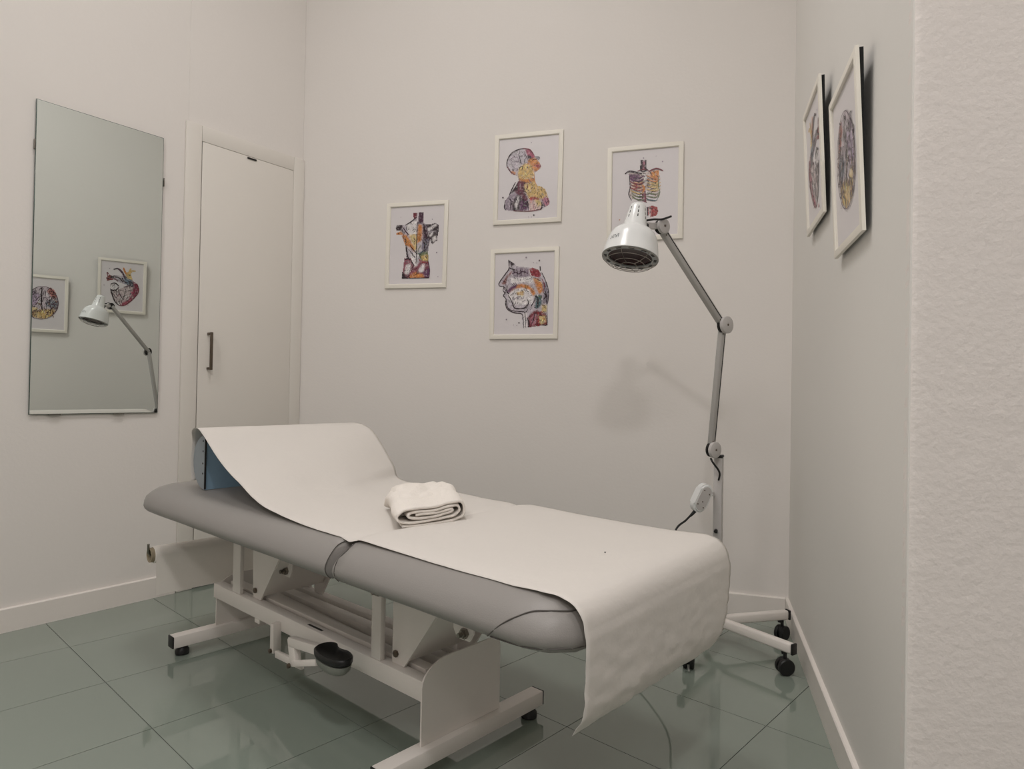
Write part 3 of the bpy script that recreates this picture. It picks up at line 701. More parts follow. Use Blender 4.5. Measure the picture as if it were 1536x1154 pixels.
TOP = 0.580; BOT = 0.489
CPROF = [(0.13, TOP), (0.085, TOP - 0.0005), (0.062, TOP - 0.004), (0.042, TOP - 0.011), (0.024, TOP - 0.022), (0.010, TOP - 0.037), (0.002, TOP - 0.054), (0.0, TOP - 0.064), (0.003, TOP - 0.074), (0.010, TOP - 0.082), (0.020, TOP - 0.088), (0.036, BOT + 0.0005), (0.09, BOT)]
V0, V1 = 0.812, 1.548
def cushion(name, u0, u1, R0, R1, f0, f1):
    bm = bmesh.new(); rings = []
    for ins, z in CPROF:
        a, b, c, d = u0 + ins * f0, u1 - ins * f1, V0 + ins, V1 - ins
        pts = []
        for (cu, cv, su, sv, R) in ((a, c, 1, 1, R0), (a, d, 1, -1, R0), (b, d, -1, -1, R1), (b, c, -1, 1, R1)):
            r = max(R - ins * 0.6, 0.004)
            for k in range(7):
                t = k / 6 * math.pi / 2
                if (su, sv) == (1, 1): q = (cu + r - r * math.sin(t), cv + r - r * math.cos(t)); 
                elif (su, sv) == (1, -1): q = (cu + r - r * math.cos(t), cv - r + r * math.sin(t))
                elif (su, sv) == (-1, -1): q = (cu - r + r * math.sin(t), cv - r + r * math.cos(t))
                else: q = (cu - r + r * math.cos(t), cv + r - r * math.sin(t))
                pts.append(q)
        # subdivide the long straight runs
        out = []
        for i, q in enumerate(pts):
            n_ = pts[(i + 1) % len(pts)]; out.append(q)
            L = math.dist(q, n_)
            if L > 0.12:
                kk = int(L / 0.06)
                for j in range(1, kk): out.append((q[0] + (n_[0] - q[0]) * j / kk, q[1] + (n_[1] - q[1]) * j / kk))
        rings.append((out, z))
    nn = len(rings[0][0])
    vr = []
    base_counts = nn
    for out, z in rings:
        if len(out) != nn:      # resample to a constant count
            pts = out; L = [0]
            for i in range(len(pts)): L.append(L[-1] + math.dist(pts[i], pts[(i + 1) % len(pts)]))
            res = []
            for k in range(nn):
                s = L[-1] * k / nn; i = max(j for j in range(len(pts)) if L[j] <= s + 1e-9)
                q, n_ = pts[i], pts[(i + 1) % len(pts)]; f = (s - L[i]) / max(L[i + 1] - L[i], 1e-9)
                res.append((q[0] + (n_[0] - q[0]) * f, q[1] + (n_[1] - q[1]) * f))
            out = res
        row = []
        for (u, v) in out:
            w = noise.noise(Vector((u * 9, v * 9, z * 20))) * 0.0012
            row.append(bm.verts.new(T(u, v, z + w * (1 if z < TOP - 0.001 else 0.4))))
        vr.append(row)
    for a, b in zip(vr, vr[1:]):
        for k in range(nn): bm.faces.new((a[k], a[(k + 1) % nn], b[(k + 1) % nn], b[k]))
    bm.faces.new(vr[0][::-1]); bm.faces.new(vr[-1])
    bmesh.ops.recalc_face_normals(bm, faces=bm.faces)
    tree = BVHTree.FromBMesh(bm)
    o = from_bm(name, bm, M_LEATHER, couch, 60)
    return o, tree
JU = 1.288
foot_c, foot_tree = cushion('foot_cushion', 0.640, JU - 0.0035, 0.095, 0.014, 0.62, 0.30)
head_c, head_tree = cushion('head_cushion', JU + 0.0035, 2.500, 0.014, 0.11, 0.34, 0.9)
def snapped(tree, pts, lift=0.0012, k=5):
    out = []
    for p in catmull(pts, k):
        loc, nrm, _, _ = tree.find_nearest(p)
        if nrm.dot(p - Vector((0, 0.0, 0.53))) < 0 and False: nrm = -nrm
        out.append(loc + nrm * lift)
    for _ in range(6):
        out = [out[0]] + [(a + b * 2 + c) / 4 for a, b, c in zip(out, out[1:], out[2:])] + [out[-1]]
    return out
# curved seam of the foot end piece, and hem lines
tube('seam', snapped(foot_tree, [T(u + 0.019, v, z) for u, v, z in ((0.79, 0.822, 0.496), (0.781, 0.815, 0.501), (0.751, 0.812, 0.530), (0.72, 0.815, 0.556), (0.692, 0.83, 0.572), (0.665, 0.845, 0.576), (0.640, 0.87, 0.572), (0.632, 0.90, 0.566))]), 0.0013, M_SEAM, foot_c, 6)
tube('seam', snapped(foot_tree, [T(u, v, z) for u, v, z in ((0.80, 0.82, 0.498), (0.74, 0.82, 0.498), (0.69, 0.825, 0.498), (0.655, 0.85, 0.498), (0.642, 0.90, 0.498), (0.642, 1.1, 0.498))]), 0.0010, M_SEAM, foot_c, 6)
for tr, uu, par in ((foot_tree, JU - 0.020, foot_c), (head_tree, JU + 0.012, head_c)):
    tube('piping', snapped(tr, [T(uu, v, z) for v, z in ((0.90, 0.58), (0.86, 0.575), (0.83, 0.56), (0.815, 0.535), (0.813, 0.51), (0.824, 0.488))]), 0.0010, M_SEAM, par, 6)
# dark inner hinge gap between the cushions
pbox('hinge_strip', JU - 0.02 - 0.02, JU + 0.02, 1.02, 1.34, 0.455, 0.4885, M_POWDER, couch, 0.002)

# steel frame below the cushions
tf = bmesh.new()
for v in (0.985, 1.375): add_box(tf, P(0.80, v - 0.015, 0.452), P(JU - 0.04, v + 0.015, 0.4885), 0.003)
for u in (0.80, 1.10): add_box(tf, P(u, 1.001, 0.4525), P(u + 0.03, 1.359, 0.4883), 0.003)
from_bm('leg_rest_frame', tf, M_POWDER, couch)
tf = bmesh.new()
for v in (0.985, 1.375): add_box(tf, P(JU + 0.04, v - 0.015, 0.452), P(2.40, v + 0.015, 0.4885), 0.003)
for u in (1.60, 2.36): add_box(tf, P(u, 1.001, 0.4525), P(u + 0.03, 1.359, 0.4883), 0.003)
from_bm('back_rest_frame', tf, M_POWDER, couch)
# base: two end plates, two cross bars with caps and feet, two long beams
def end_plate(name, u, v0, v1, z0, z1):
    pts = [(v0, z0), (v1, z0), (v1, z1 - 0.03)]
    for k in range(1, 8):
        t = k / 7 * math.pi / 2; pts.append((v1 - 0.03 + 0.03 * math.cos(t), z1 - 0.03 + 0.03 * math.sin(t)))
    for k in range(0, 8):
        t = k / 7 * math.pi / 2; pts.append((v0 + 0.09 - 0.09 * math.sin(t), z1 - 0.058 + 0.058 * math.cos(t)))
    bm = bmesh.new(); add_prism(bm, [P(u, v, z) for v, z in pts], (0, 0.005, 0)); return from_bm(name, bm, M_POWDER, couch, 30)
end_plate('end_plate', 1.197, 1.030, 1.302, 0.0705, 0.266)
end_plate('end_plate', 2.336, 1.046, 1.314, 0.0705, 0.243)
for u0, u1, va, vb in ((1.176, 1.220, 0.904, 1.462), (2.318, 2.360, 0.898, 1.456)):
    cb = pbox('cross_bar', u0, u1, va, vb, 0.030, 0.070, M_POWDER, couch, 0.003)
    for v in (va, vb):
        s = -1 if v == va else 1
        box('end_cap', P(u0 + 0.0005, min(v, v + s * 0.004), 0.0305), P(u1 - 0.0005, max(v, v + s * 0.004), 0.0695), M_BLACK, cb, 0.0012)
        c = P((u0 + u1) / 2, v - s * 0.035, 0)
        lathe('foot_pad', [(0.017, 0.0005), (0.0225, 0.003), (0.0225, 0.016), (0.016, 0.026), (0.013, 0.0298)], c, (0, 0, 1), M_BLACK, cb, 20)
for v in (1.052, 1.292):
    bm_ = pbox('long_beam', 1.2025, 2.3355, v - 0.018, v + 0.018, 0.172 if v < 1.1 else 0.142, 0.222 if v < 1.1 else 0.192, M_POWDER, couch, 0.003)
    if v < 1.1:
        box('slot', P(1.66, v - 0.006, 0.2215), P(1.735, v + 0.002, 0.2224), M_BLACK, bm_, 0.0)
        box('tab', P(2.00, v - 0.019, 0.160), P(2.03, v - 0.013, 0.1725), M_POWDER, bm_, 0.001)
# lifting parallelogram inside the base
pbox('inner_channel', 1.24, 2.30, 1.078, 1.112, 0.176, 0.228, M_POWDER, couch, 0.003)
pbox('inner_channel', 1.24, 2.30, 1.200, 1.240, 0.140, 0.198, M_POWDER, couch, 0.003)
bm = bmesh.new(); bar(bm, P(1.32, 1.155, 0.155), P(2.18, 1.155, 0.175), 0.075, 0.035, (0, 0, 1), 0.004); from_bm('lift_arm', bm, M_POWDER, couch)
# motor column between the channels
lathe('lift_actuator', [(0.020, 0), (0.020, 0.42), (0.011, 0.425), (0.011, 0.75)], P(1.36, 1.155, 0.120), P(2.10, 1.155, 0.125) - P(1.36, 1.155, 0.120), M_LGREY, couch, 20)
for i, (ua, ub) in enumerate(((2.143, 2.196), (1.371, 1.410))):
    pbox('lift_post', ua, ub, 1.036, 1.050, 0.2225, 0.4518, M_POWDER, couch, 0.002) if i == 0 else pbox('lift_post', ua, ub, 1.036, 1.052, 0.2225, 0.4518, M_POWDER, couch, 0.002)
    pbox('lift_post', ua, ub, 1.294, 1.308, 0.1925, 0.4518, M_POWDER, couch, 0.002)
def bracket(u_low0, u_low1, u_hi0, u_hi1, v, th=0.006):
    bm = bmesh.new(); add_prism(bm, [P(u_low0, v, 0.2225 if v < 1.2 else 0.1925), P(u_low1, v, 0.2225 if v < 1.2 else 0.1925), P(u_hi1, v, 0.4518), P(u_hi0, v, 0.4518)], (th, 0, 0))
    o = from_bm('gusset_bracket', bm, M_POWDER, couch, 30)
    if v < 1.2:
        lathe('bolt', [(0.009, 0), (0.009, 0.006), (0.004, 0.008)], P(u_low0 * 0.35 + u_low1 * 0.65, v, 0.2485), (-1, 0, 0), M_BRONZE, o, 6)
for v in (1.056, 1.284):
    bracket(2.038, 2.088, 1.87, 2.10, v)
    bracket(1.298, 1.346, 1.125, 1.345, v)
# shallow back flanges of the two folded brackets
for ua, ub, uc in ((2.036, 1.868, 0), (1.296, 1.123, 0)):
    bm = bmesh.new(); add_prism(bm, [P(ua, 1.0625, 0.236), P(ub, 1.0625, 0.4518), P(ub, 1.2835, 0.4518), P(ua, 1.2835, 0.236)], (0, -0.004, 0)); from_bm('bracket_web', bm, M_POWDER, couch, 30)
# hinge tabs with bolts
def tab(u0, u1, v, z0, bz, bu, th=0.006):
    bm = bmesh.new(); add_prism(bm, [P(u0, v, 0.4518), P(u1, v, 0.4518), P(u1, v, z0 + 0.02), P(u1 - 0.012, v, z0), P(u0 + 0.012, v, z0), P(u0, v, z0 + 0.02)], (th, 0, 0))
    o = from_bm('hinge_tab', bm, M_POWDER, couch, 30)
    lathe('bolt', [(0.0125, 0.0), (0.0125, 0.009), (0.0095, 0.009), (0.0095, 0.014), (0.0055, 0.014), (0.0055, 0.024)], P(bu, v, bz), (-1, 0, 0), M_CHROME, o, 6)
tab(1.925, 1.975, 1.10, 0.308, 0.327, 1.955)
tab(1.060, 1.125, 1.06, 0.345, 0.362, 1.085)
lathe('bolt', [(0.0125, 0.0), (0.0125, 0.009), (0.0095, 0.009), (0.0095, 0.014), (0.0055, 0.014), (0.0055, 0.024)], P(1.378, 1.0355, 0.400), (-1, 0, 0), M_CHROME, couch, 6)
# foot pedal
pd = bmesh.new()
bar(pd, P(1.873, 1.022, 0.110), P(1.873, 1.022, 0.200), 0.028, 0.020, (0, 1, 0), 0.003)
from_bm('pedal_hanger', pd, M_POWDER, couch)
lv = bmesh.new()
bar(lv, P(1.672, 0.975, 0.140), P(1.690, 0.975, 0.214), 0.020, 0.034, (0, 1, 0), 0.003)
bar(lv, P(1.700, 0.975, 0.203), P(1.500, 0.972, 0.226), 0.022, 0.026, (0, 0, 1), 0.003)
bar(lv, P(1.84, 1.008, 0.118), P(1.66, 0.988, 0.140), 0.012, 0.020, (0, 0, 1), 0.002)
bar(lv, P(1.672, 0.966, 0.150), P(1.545, 0.964, 0.190), 0.012, 0.016, (0, 0, 1), 0.002)
pl = from_bm('pedal_lever', lv, M_POWDER, couch)
lathe('bolt', [(0.007, 0), (0.007, 0.006), (0.003, 0.008)], P(1.676, 0.9575, 0.146), (-1, 0, 0), M_BRONZE, pl, 8)
lathe('bolt', [(0.007, 0), (0.007, 0.006), (0.003, 0.008)], P(1.873, 1.0075, 0.118), (-1, 0, 0), M_BRONZE, pl, 8)
# pad: broad rounded foot plate with a notched back edge
outl = [(1.540, 0.925), (1.505, 0.906), (1.455, 0.900), (1.405, 0.906), (1.375, 0.926), (1.368, 0.958), (1.385, 0.985), (1.420, 0.996), (1.452, 0.990), (1.478, 0.992), (1.505, 1.008), (1.535, 0.998), (1.552, 0.962)]
lp_ = [Vector((a, b, 0)) for a, b in outl]; sm_ = []
for i in range(len(lp_)):
    sm_ += catmull([lp_[i - 1], lp_[i], lp_[(i + 1) % len(lp_)], lp_[(i + 2) % len(lp_)]], 3)[3:6]
outl = [(p.x, p.y) for p in sm_]
oc = Vector((1.450, 0.957, 0)); outl = [(oc.x + (a - oc.x) * 0.78, oc.y + (b - oc.y) * 0.62) for a, b in outl]
bm = bmesh.new(); rings = []
for f, z in ((0.02, 0.240), (0.80, 0.2415), (0.94, 0.246), (1.0, 0.243), (0.99, 0.232), (0.86, 0.226), (0.02, 0.226)):
    rings.append([bm.verts.new(P(oc.x + (a - oc.x) * f, oc.y + (b - oc.y) * f, z + (b - 0.95) * 0.10 * f)) for a, b in outl])
for a, b in zip(rings, rings[1:]):
    for k in range(len(a)): bm.faces.new((a[k], a[(k + 1) % len(a)], b[(k + 1) % len(a)], b[k]))
bm.faces.new(rings[0]); bm.faces.new(rings[-1][::-1])
pad = from_bm('pedal_pad', bm, M_BLACK, couch, 50, 'black rubber pedal pad')
bm = bmesh.new(); rings = []
for f, z in ((0.93, 0.2255), (0.88, 0.212), (0.72, 0.203), (0.02, 0.201)):
    rings.append([bm.verts.new(P(oc.x + (a - oc.x) * f, oc.y + (b - oc.y) * f, z + (b - 0.95) * 0.10)) for a, b in outl])
for a, b in zip(rings, rings[1:]):
    for k in range(len(a)): bm.faces.new((a[k], a[(k + 1) % len(a)], b[(k + 1) % len(a)], b[k]))
bm.faces.new(rings[0]); bm.faces.new(rings[-1][::-1])
from_bm('pedal_underside', bm, M_CLEAR, pad, 40)
# paper roll hanger at the head end
hg = bmesh.new()
HU, HZ = 2.500, 0.317
add_tube(hg, [P(HU, 0.874, HZ + 0.040), P(HU, 0.874, HZ + 0.010), P(HU, 0.880, HZ), P(HU, 1.48, HZ)], 0.0045, 8)
for v in (0.955, 1.475): pass
add_tube(hg, [P(HU, 1.48, HZ), P(HU - 0.02, 1.482, HZ + 0.08), P(2.38, 1.40, 0.45)], 0.0045, 8)
from_bm('roll_hanger', hg, M_CHROME, couch, 50)
add = None

# ------------------------------------------------------------------ paper roll on its hanger
roll = thing('paper_roll', 'roll of white couch paper with a hanging tail under the head end of the couch', 'paper roll', Wd(HU, 1.18, 0), RZ)
def RP(u, v, z): return Vector((v - 1.18, u - HU, z))
lathe('paper_winding', [(0.0265, 0), (0.030, 0.0015), (0.030, 0.592), (0.0265, 0.593)], RP(HU, 0.889, HZ), (1, 0, 0), M_PAPERROLL, roll, 32, False, False)
bm = bmesh.new(); add_lathe(bm, [(0.021, -0.012), (0.0255, -0.012), (0.0255, 0.61), (0.021, 0.61), (0.021, -0.012)], RP(HU, 0.889, HZ), (1, 0, 0), 28, False, False); from_bm('cardboard_core', bm, M_CARD, roll, 40)
bm = bmesh.new(); gr = []
for i in range(25):
    v = 0.890 + 0.59 * i / 24; row = []
    for k in range(15):
        z = HZ - 0.135 * k / 14
        w = noise.noise(Vector((v * 6, z * 5, 0))) * 0.004 * k / 14
        row.append(bm.verts.new(RP(HU - 0.0305 - 0.008 * (k / 14) ** 2 + w, v, z)))
    gr.append(row)
for a, b in zip(gr, gr[1:]):
    for k in range(14): bm.faces.new((a[k], a[k + 1], b[k + 1], b[k]))
o = from_bm('loose_tail', bm, M_PAPERROLL, roll, 0); o.data.shade_smooth()

# ------------------------------------------------------------------ half-round bolster
bol = thing('bolster', 'blue half-round bolster standing under the paper at the head of the couch', 'cushion', Wd(2.21, 1.19, TOP + 0.0015), RZ)
def BP(u, v, z): return Vector((v - 1.19, u + SH * (v - CV) - 2.21, z))
bh, bd = 0.178, 0.088
def bol_prof(k=1.0, n=14):
    pts = []
    for i in range(n + 1):
        t = -math.pi / 2 + math.pi * i / n
        pts.append((2.178 + bd * math.cos(t) * k, bh / 2 + bh / 2 * math.sin(t) * k))
    return pts
bm = bmesh.new()
rows = []
for v in (0.922, 1.455):
    rows.append([bm.verts.new(BP(u, v, z)) for u, z in bol_prof()])
n_ = len(rows[0])
for k in range(n_): bm.faces.new((rows[0][k], rows[0][(k + 1) % n_], rows[1][(k + 1) % n_], rows[1][k]))
from_bm('bolster_cover', bm, M_BLUE, bol, 40)
for v, s in ((0.922, -1), (1.455, 1)):
    bm = bmesh.new(); add_prism(bm, [BP(u, v, z) for u, z in bol_prof(0.995)], (s * 0.002, 0, 0)); e_o = from_bm('end_panel', bm, M_BLUEG, bol, 40)
    if s < 0:
        pp = [BP(u, v - 0.002, z) for u, z in bol_prof(1.0)]
        tube('piping', [BP(2.176, v - 0.001, 0.003)] + [BP(2.176, v - 0.001, bh * k / 6) for k in range(1, 6)] + [BP(2.176, v - 0.001, bh - 0.003)], 0.0032, M_BLACK, e_o, 8)
        for z in (0.052, 0.085, 0.125, 0.158):
            lathe('eyelet', [(0.0032, 0), (0.0028, 0.0012)], BP(2.192, v - 0.002, z), (-1, 0, 0), M_BLACK, e_o, 10)

# ------------------------------------------------------------------ couch paper
PZ = TOP + 0.0022
Lp = [(2.284, 0.602), (2.290, 0.640), (2.287, 0.700), (2.275, 0.745), (2.235, 0.7755), (2.170, 0.783), (2.115, 0.780), (2.092, 0.777), (1.949, 0.693), (1.820, 0.638), (1.720, 0.604), (1.595, 0.588), (1.466, PZ + 0.001), (1.355, PZ), (1.318, PZ - 0.001), (1.290, PZ - 0.006), (1.262, PZ), (1.225, PZ + 0.004), (1.0, PZ), (0.85, PZ), (0.74, PZ), (0.697, PZ - 0.001), (0.676, PZ - 0.004), (0.656, 0.5715), (0.641, 0.556), (0.6335, 0.530), (0.633, 0.480), (0.634, 0.430), (0.640, 0.392), (0.658, 0.362)]
Rp = [(2.285, 0.600), (2.287, 0.640), (2.292, 0.700), (2.275, 0.745), (2.235, 0.7755), (2.170, 0.784), (2.120, 0.782), (2.099, 0.779), (2.045, 0.762), (1.985, 0.716), (1.908, 0.640), (1.857, 0.592), (1.60, PZ), (1.38, PZ), (1.318, PZ - 0.001), (1.290, PZ - 0.007), (1.262, PZ), (1.225, PZ + 0.004), (1.0, PZ), (0.85, PZ), (0.74, PZ), (0.698, PZ), (0.677, PZ - 0.0025), (0.657, 0.5725), (0.6415, 0.556), (0.633, 0.530), (0.633, 0.480), (0.634, 0.430), (0.640, 0.372), (0.660, 0.332)]
Lc = catmull([(a, b, 0) for a, b in Lp], 6); Rc = catmull([(a, b, 0) for a, b in Rp], 6)
NV = 48
paper = None
bm = bmesh.new(); gr = []
for j in range(NV + 1):
    f = j / NV; row = []
    for i in range(len(Lc)):
        q = Lc[i].lerp(Rc[i], f); u, z = q.x, q.y
        t = i / (len(Lc) - 1)
        vl, vr_ = 0.868, 1.502
        if i < 42: # towards the tail the left edge draws in behind the bolster
            vl = 0.868 + 0.054 * min(1, max(0, (38 - i) / 22)) 
        if i > 150: vr_ = 1.502 - 0.045 * (min(1, (i - 150) / (len(Lc) - 151))) ** 2
        v = vl + (vr_ - vl) * f
        # edges ragged, sheet slightly wavy; crinkles on the hanging part
        e = noise.noise(Vector((i * 0.25, f * 2, 5))) * 0.002 * (1 if f in (0, 1) else 0)
        hang = max(0, min(1, (0.55 - z) / 0.08)) if u < 0.70 else 0
        wv = noise.noise(Vector((u * 22 + z * 14, v * 9, 1))) * 0.0007 + noise.noise(Vector((z * 45 + v * 18, v * 14 - z * 22, 2))) * 0.0030 * hang + noise.noise(Vector((z * 90, v * 45, 7))) * 0.0010 * hang
        lift = abs(noise.noise(Vector((u * 6, v * 7, 4)))) * 0.004 if (u > 0.72 and u < 1.9) else 0
        sag = 0.006 * math.sin(math.pi * min(1, max(0, (u - 1.65) / 0.4))) * noise.noise(Vector((v * 8, u * 3, 9)))
        if u > 1.62: wv *= 2
        if u < 0.72 and z < PZ - 0.01: bu = -abs(wv) if hang < 0.3 else wv - 0.0025; bz = 0
        else: bu = 0; bz = abs(wv) + lift * 0.5 + sag
        droop = 0.0060 * max(0, 1 - min(f, 1 - f) / 0.08) * min(1, max(0, (u - 0.69) / 0.10)) * min(1, max(0, (1.62 - u) / 0.2)) if z > PZ - 0.012 else 0
        tear = math.exp(-((f - 0.30) / 0.035) ** 2) * max(0, (t - 0.93) / 0.07)
        row.append(bm.verts.new(T(u + bu - 0.010 * tear, v + e, z + bz - droop + 0.007 * tear)))
    gr.append(row)
for a, b in zip(gr, gr[1:]):
    for k in range(len(a) - 1): bm.faces.new((a[k], a[k + 1], b[k + 1], b[k]))
# small torn flap on the hem
hem = gr[int(NV * 0.22)]
paper = from_bm('paper_sheet', bm, M_PAPER, None, 0); paper.data.shade_smooth()
for a in paper.data.vertices: a.co = a.co
paper.location = EU * CU + EV * CV; paper.rotation_euler = (0, 0, RZ)
tag(paper, 'long white paper sheet draped over the bolster and couch, hanging off the foot end', 'paper sheet')
sol = paper.modifiers.new('thickness', 'SOLIDIFY'); sol.thickness = 0.0006; sol.offset = 1

# small dark crumb on the paper
crumb = lathe('crumb', [(0.0012, 0), (0.0022, 0.0007), (0.0018, 0.0016), (0.0006, 0.0022)], (0, 0, 0), (0, 0, 1), M_BLACK, None, 8)
tag(crumb, 'tiny dark speck lying on the white paper near the foot end', 'crumb')
crumb.location = Wd(0.77 + 0.0, 1.155, PZ + 0.004)

# ------------------------------------------------------------------ folded towel
tw = thing('folded_towel', 'folded white cotton towel lying on the paper in the middle of the couch', 'towel', Wd(1.30, 1.10, TOP + 0.0035), RZ)
spiral = [(-0.082, 0.006), (-0.05, 0.0045), (0.0, 0.004), (0.05, 0.0055), (0.085, 0.010), (0.097, 0.019), (0.098, 0.032), (0.094, 0.045), (0.080, 0.0525), (0.045, 0.0505), (0.0, 0.0455), (-0.045, 0.0465), (-0.080, 0.0435), (-0.096, 0.032), (-0.092, 0.020), (-0.070, 0.0135), (-0.03, 0.0125), (0.02, 0.0145), (0.060, 0.0175), (0.080, 0.0245), (0.083, 0.035), (0.074, 0.0425), (0.045, 0.0420), (0.0, 0.0365), (-0.04, 0.0380), (-0.063, 0.0345), (-0.064, 0.0265), (-0.04, 0.0215), (0.0, 0.0215), (0.04, 0.0255), (0.062, 0.0310), (0.055, 0.0350), (0.02, 0.0305), (-0.03, 0.0310), (-0.045, 0.0300)]
sc_ = catmull([(a, b, 0) for a, b in spiral], 4)
bm = bmesh.new(); rows = []
NL = 26; Lt = 0.27
for i in range(NL + 1):
    f = i / NL; row = []
    for k, q in enumerate(sc_):
        x, z = q.x, q.y
        hgt = 1.0 + 0.36 * math.sin(math.pi * min(1, f * 0.9)) ** 1.3 + 0.10 * f
        rag = noise.noise(Vector((k * 0.35, 0, 3))) * 0.005 * max(0, 1 - f * 6)
        wx = noise.noise(Vector((x * 14, f * 4, z * 50))) * 0.006 * min(1, f * 4)
        wz = noise.noise(Vector((x * 22, f * 7, 2))) * 0.006 * min(1, f * 4) * (z / 0.05)
        end = (1 - max(0, (f - 0.88) / 0.12) ** 2 * 0.55)
        xx = x * (1 + 0.04 * math.sin(f * 5)) + wx
        zz = max(0.0035, (z * hgt + wz) * end)
        # local axes: across (mostly +v), length (mostly +u, swinging to +v)
        y = f * Lt + rag + noise.noise(Vector((x * 30, 1, 8))) * 0.004
        row.append(bm.verts.new(Vector((0.985 * xx + 0.50 * y - 0.02, -0.16 * xx + 0.84 * y - 0.068, zz))))
    rows.append(row)
for a, b in zip(rows, rows[1:]):
    for k in range(len(a) - 1): bm.faces.new((a[k], a[k + 1], b[k + 1], b[k]))
t_o = from_bm('cloth', bm, M_TOWEL, tw, 0); t_o.data.shade_smooth()
so = t_o.modifiers.new('thickness', 'SOLIDIFY'); so.thickness = 0.0055; so.offset = 0
# crumpled upper layer of the towel
bm = bmesh.new(); rows = []
for i in range(23):
    f = i / 22; row = []
    for k in range(23):
        g = k / 22; x = (g - 0.5) * 2
        ed = max(abs(x), abs(2 * f - 1)); body = max(0, 1 - ed ** 5)
        z = 0.046 + 0.030 * body * (0.6 + 0.4 * math.sin(f * 2.4)) + noise.noise(Vector((x * 2.3, f * 5.2, 11))) * 0.010 * body
        if ed > 0.86: z -= (ed - 0.86) * 0.16
        row.append(bm.verts.new(Vector((0.985 * x * 0.092 + 0.50 * (0.05 + f * 0.235) - 0.02, -0.16 * x * 0.092 + 0.84 * (0.05 + f * 0.235) - 0.068, z))))
    rows.append(row)
for a, b in zip(rows, rows[1:]):
    for k in range(22): bm.faces.new((a[k], a[k + 1], b[k + 1], b[k]))
t2 = from_bm('top_fold', bm, M_TOWEL, tw, 0); t2.data.shade_smooth()
so = t2.modifiers.new('thickness', 'SOLIDIFY'); so.thickness = 0.005; so.offset = -1

# ------------------------------------------------------------------ infrared lamp on a wheeled stand
HUB = Vector((0.764, 2.412, 0))
lamp = thing('infrared_lamp', 'white infrared heat lamp with jointed arm on a wheeled stand in the back corner', 'lamp', HUB)
def LP(x, y, z): return Vector((x, y, z)) - HUB
base = lathe('base_hub', [(0.030, 0.068), (0.034, 0.072), (0.034, 0.112), (0.030, 0.117)], (0, 0, 0), (0, 0, 1), M_POWDER, lamp, 28)
for k in range(5):
    a = math.radians(74 + 72 * k); d = Vector((math.sin(a), math.cos(a), 0)); sd = Vector((d.y, -d.x, 0))
    bm = bmesh.new(); bar(bm, d * 0.030 + Vector((0, 0, 0.094)), d * 0.306 + Vector((0, 0, 0.092)), 0.026, 0.036, (0, 0, 1), 0.008)
    leg = from_bm('stand_leg', bm, M_POWDER, lamp, 50)
    bm = bmesh.new(); bar(bm, d * 0.3062 + Vector((0, 0, 0.092)), d * 0.314 + Vector((0, 0, 0.092)), 0.0265, 0.0365, (0, 0, 1), 0.003); from_bm('end_cap', bm, M_BLACK, leg, 40)
    cc = d * 0.281 + (-d * 0.032 if k == 2 else sd * 0.004)
    bm = bmesh.new(); add_lathe(bm, [(0.006, 0.048), (0.006, 0.0745)], cc, (0, 0, 1), 10); add_lathe(bm, [(0.009, 0.066), (0.009, 0.0745)], d * 0.275, (0, 0, 1), 10)
    ax = (sd * 0.5 + d * 0.86).normalized() if k % 2 else (sd * 0.9 + d * 0.3).normalized()
    for s in (-1, 1):
        add_lathe(bm, [(0.014, 0.0), (0.0265, 0.001), (0.0275, 0.004), (0.0275, 0.012), (0.024, 0.015)], cc + Vector((0, 0, 0.0277)) + ax * s * 0.0035, ax * s, 20)
    add_lathe(bm, [(0.021, -0.008), (0.021, 0.008)], cc + Vector((0, 0, 0.034)), ax, 16)
    from_bm('caster', bm, M_BLACK, leg, 40)
# post
bm = bmesh.new(); bar(bm, (0, 0, 0.117), (0, 0, 0.690), 0.031, 0.031, (math.cos(0.5), -math.sin(0.5), 0), 0.004); post = from_bm('post', bm, M_LGREY, lamp, 40)
bm = bmesh.new(); bar(bm, (0, 0, 0.690), (0, 0, 0.700), 0.033, 0.033, (math.cos(0.5), -math.sin(0.5), 0), 0.003); from_bm('post_cap', bm, M_BLACK, post, 40)
lathe('height_knob', [(0.007, 0), (0.007, 0.014), (0.005, 0.016)], (-0.012, -0.0165, 0.425), (-0.35, -0.94, 0), M_BLACK, post, 12)
J1 = LP(0.7225, 2.372, 0.722); J2 = LP(0.734, 2.297, 1.164); J3 = LP(0.470, 2.119, 1.460)
NRM = Vector((0.56, -0.83, 0)).normalized()
def joint(name, c, r, th, off, par):
    j = lathe(name, [(r * 0.2, -th / 2), (r, -th / 2), (r, th / 2 - 0.002), (r - 0.003, th / 2), (0.006, th / 2), (0.006, th / 2 - 0.001), (0.0015, th / 2 - 0.001)], c + NRM * off, NRM, M_LGREY, par, 32)
    lathe('rivet', [(0.0038, 0), (0.0030, 0.0016)], c + NRM * (off + th / 2 - 0.0008), NRM, M_BRONZE, j, 12)
    lathe('inner_disc', [(r * 0.92, -0.008), (r * 0.92, 0.0)], c + NRM * (off - th / 2 - 0.006), NRM, M_DARK, j, 28)
    return j
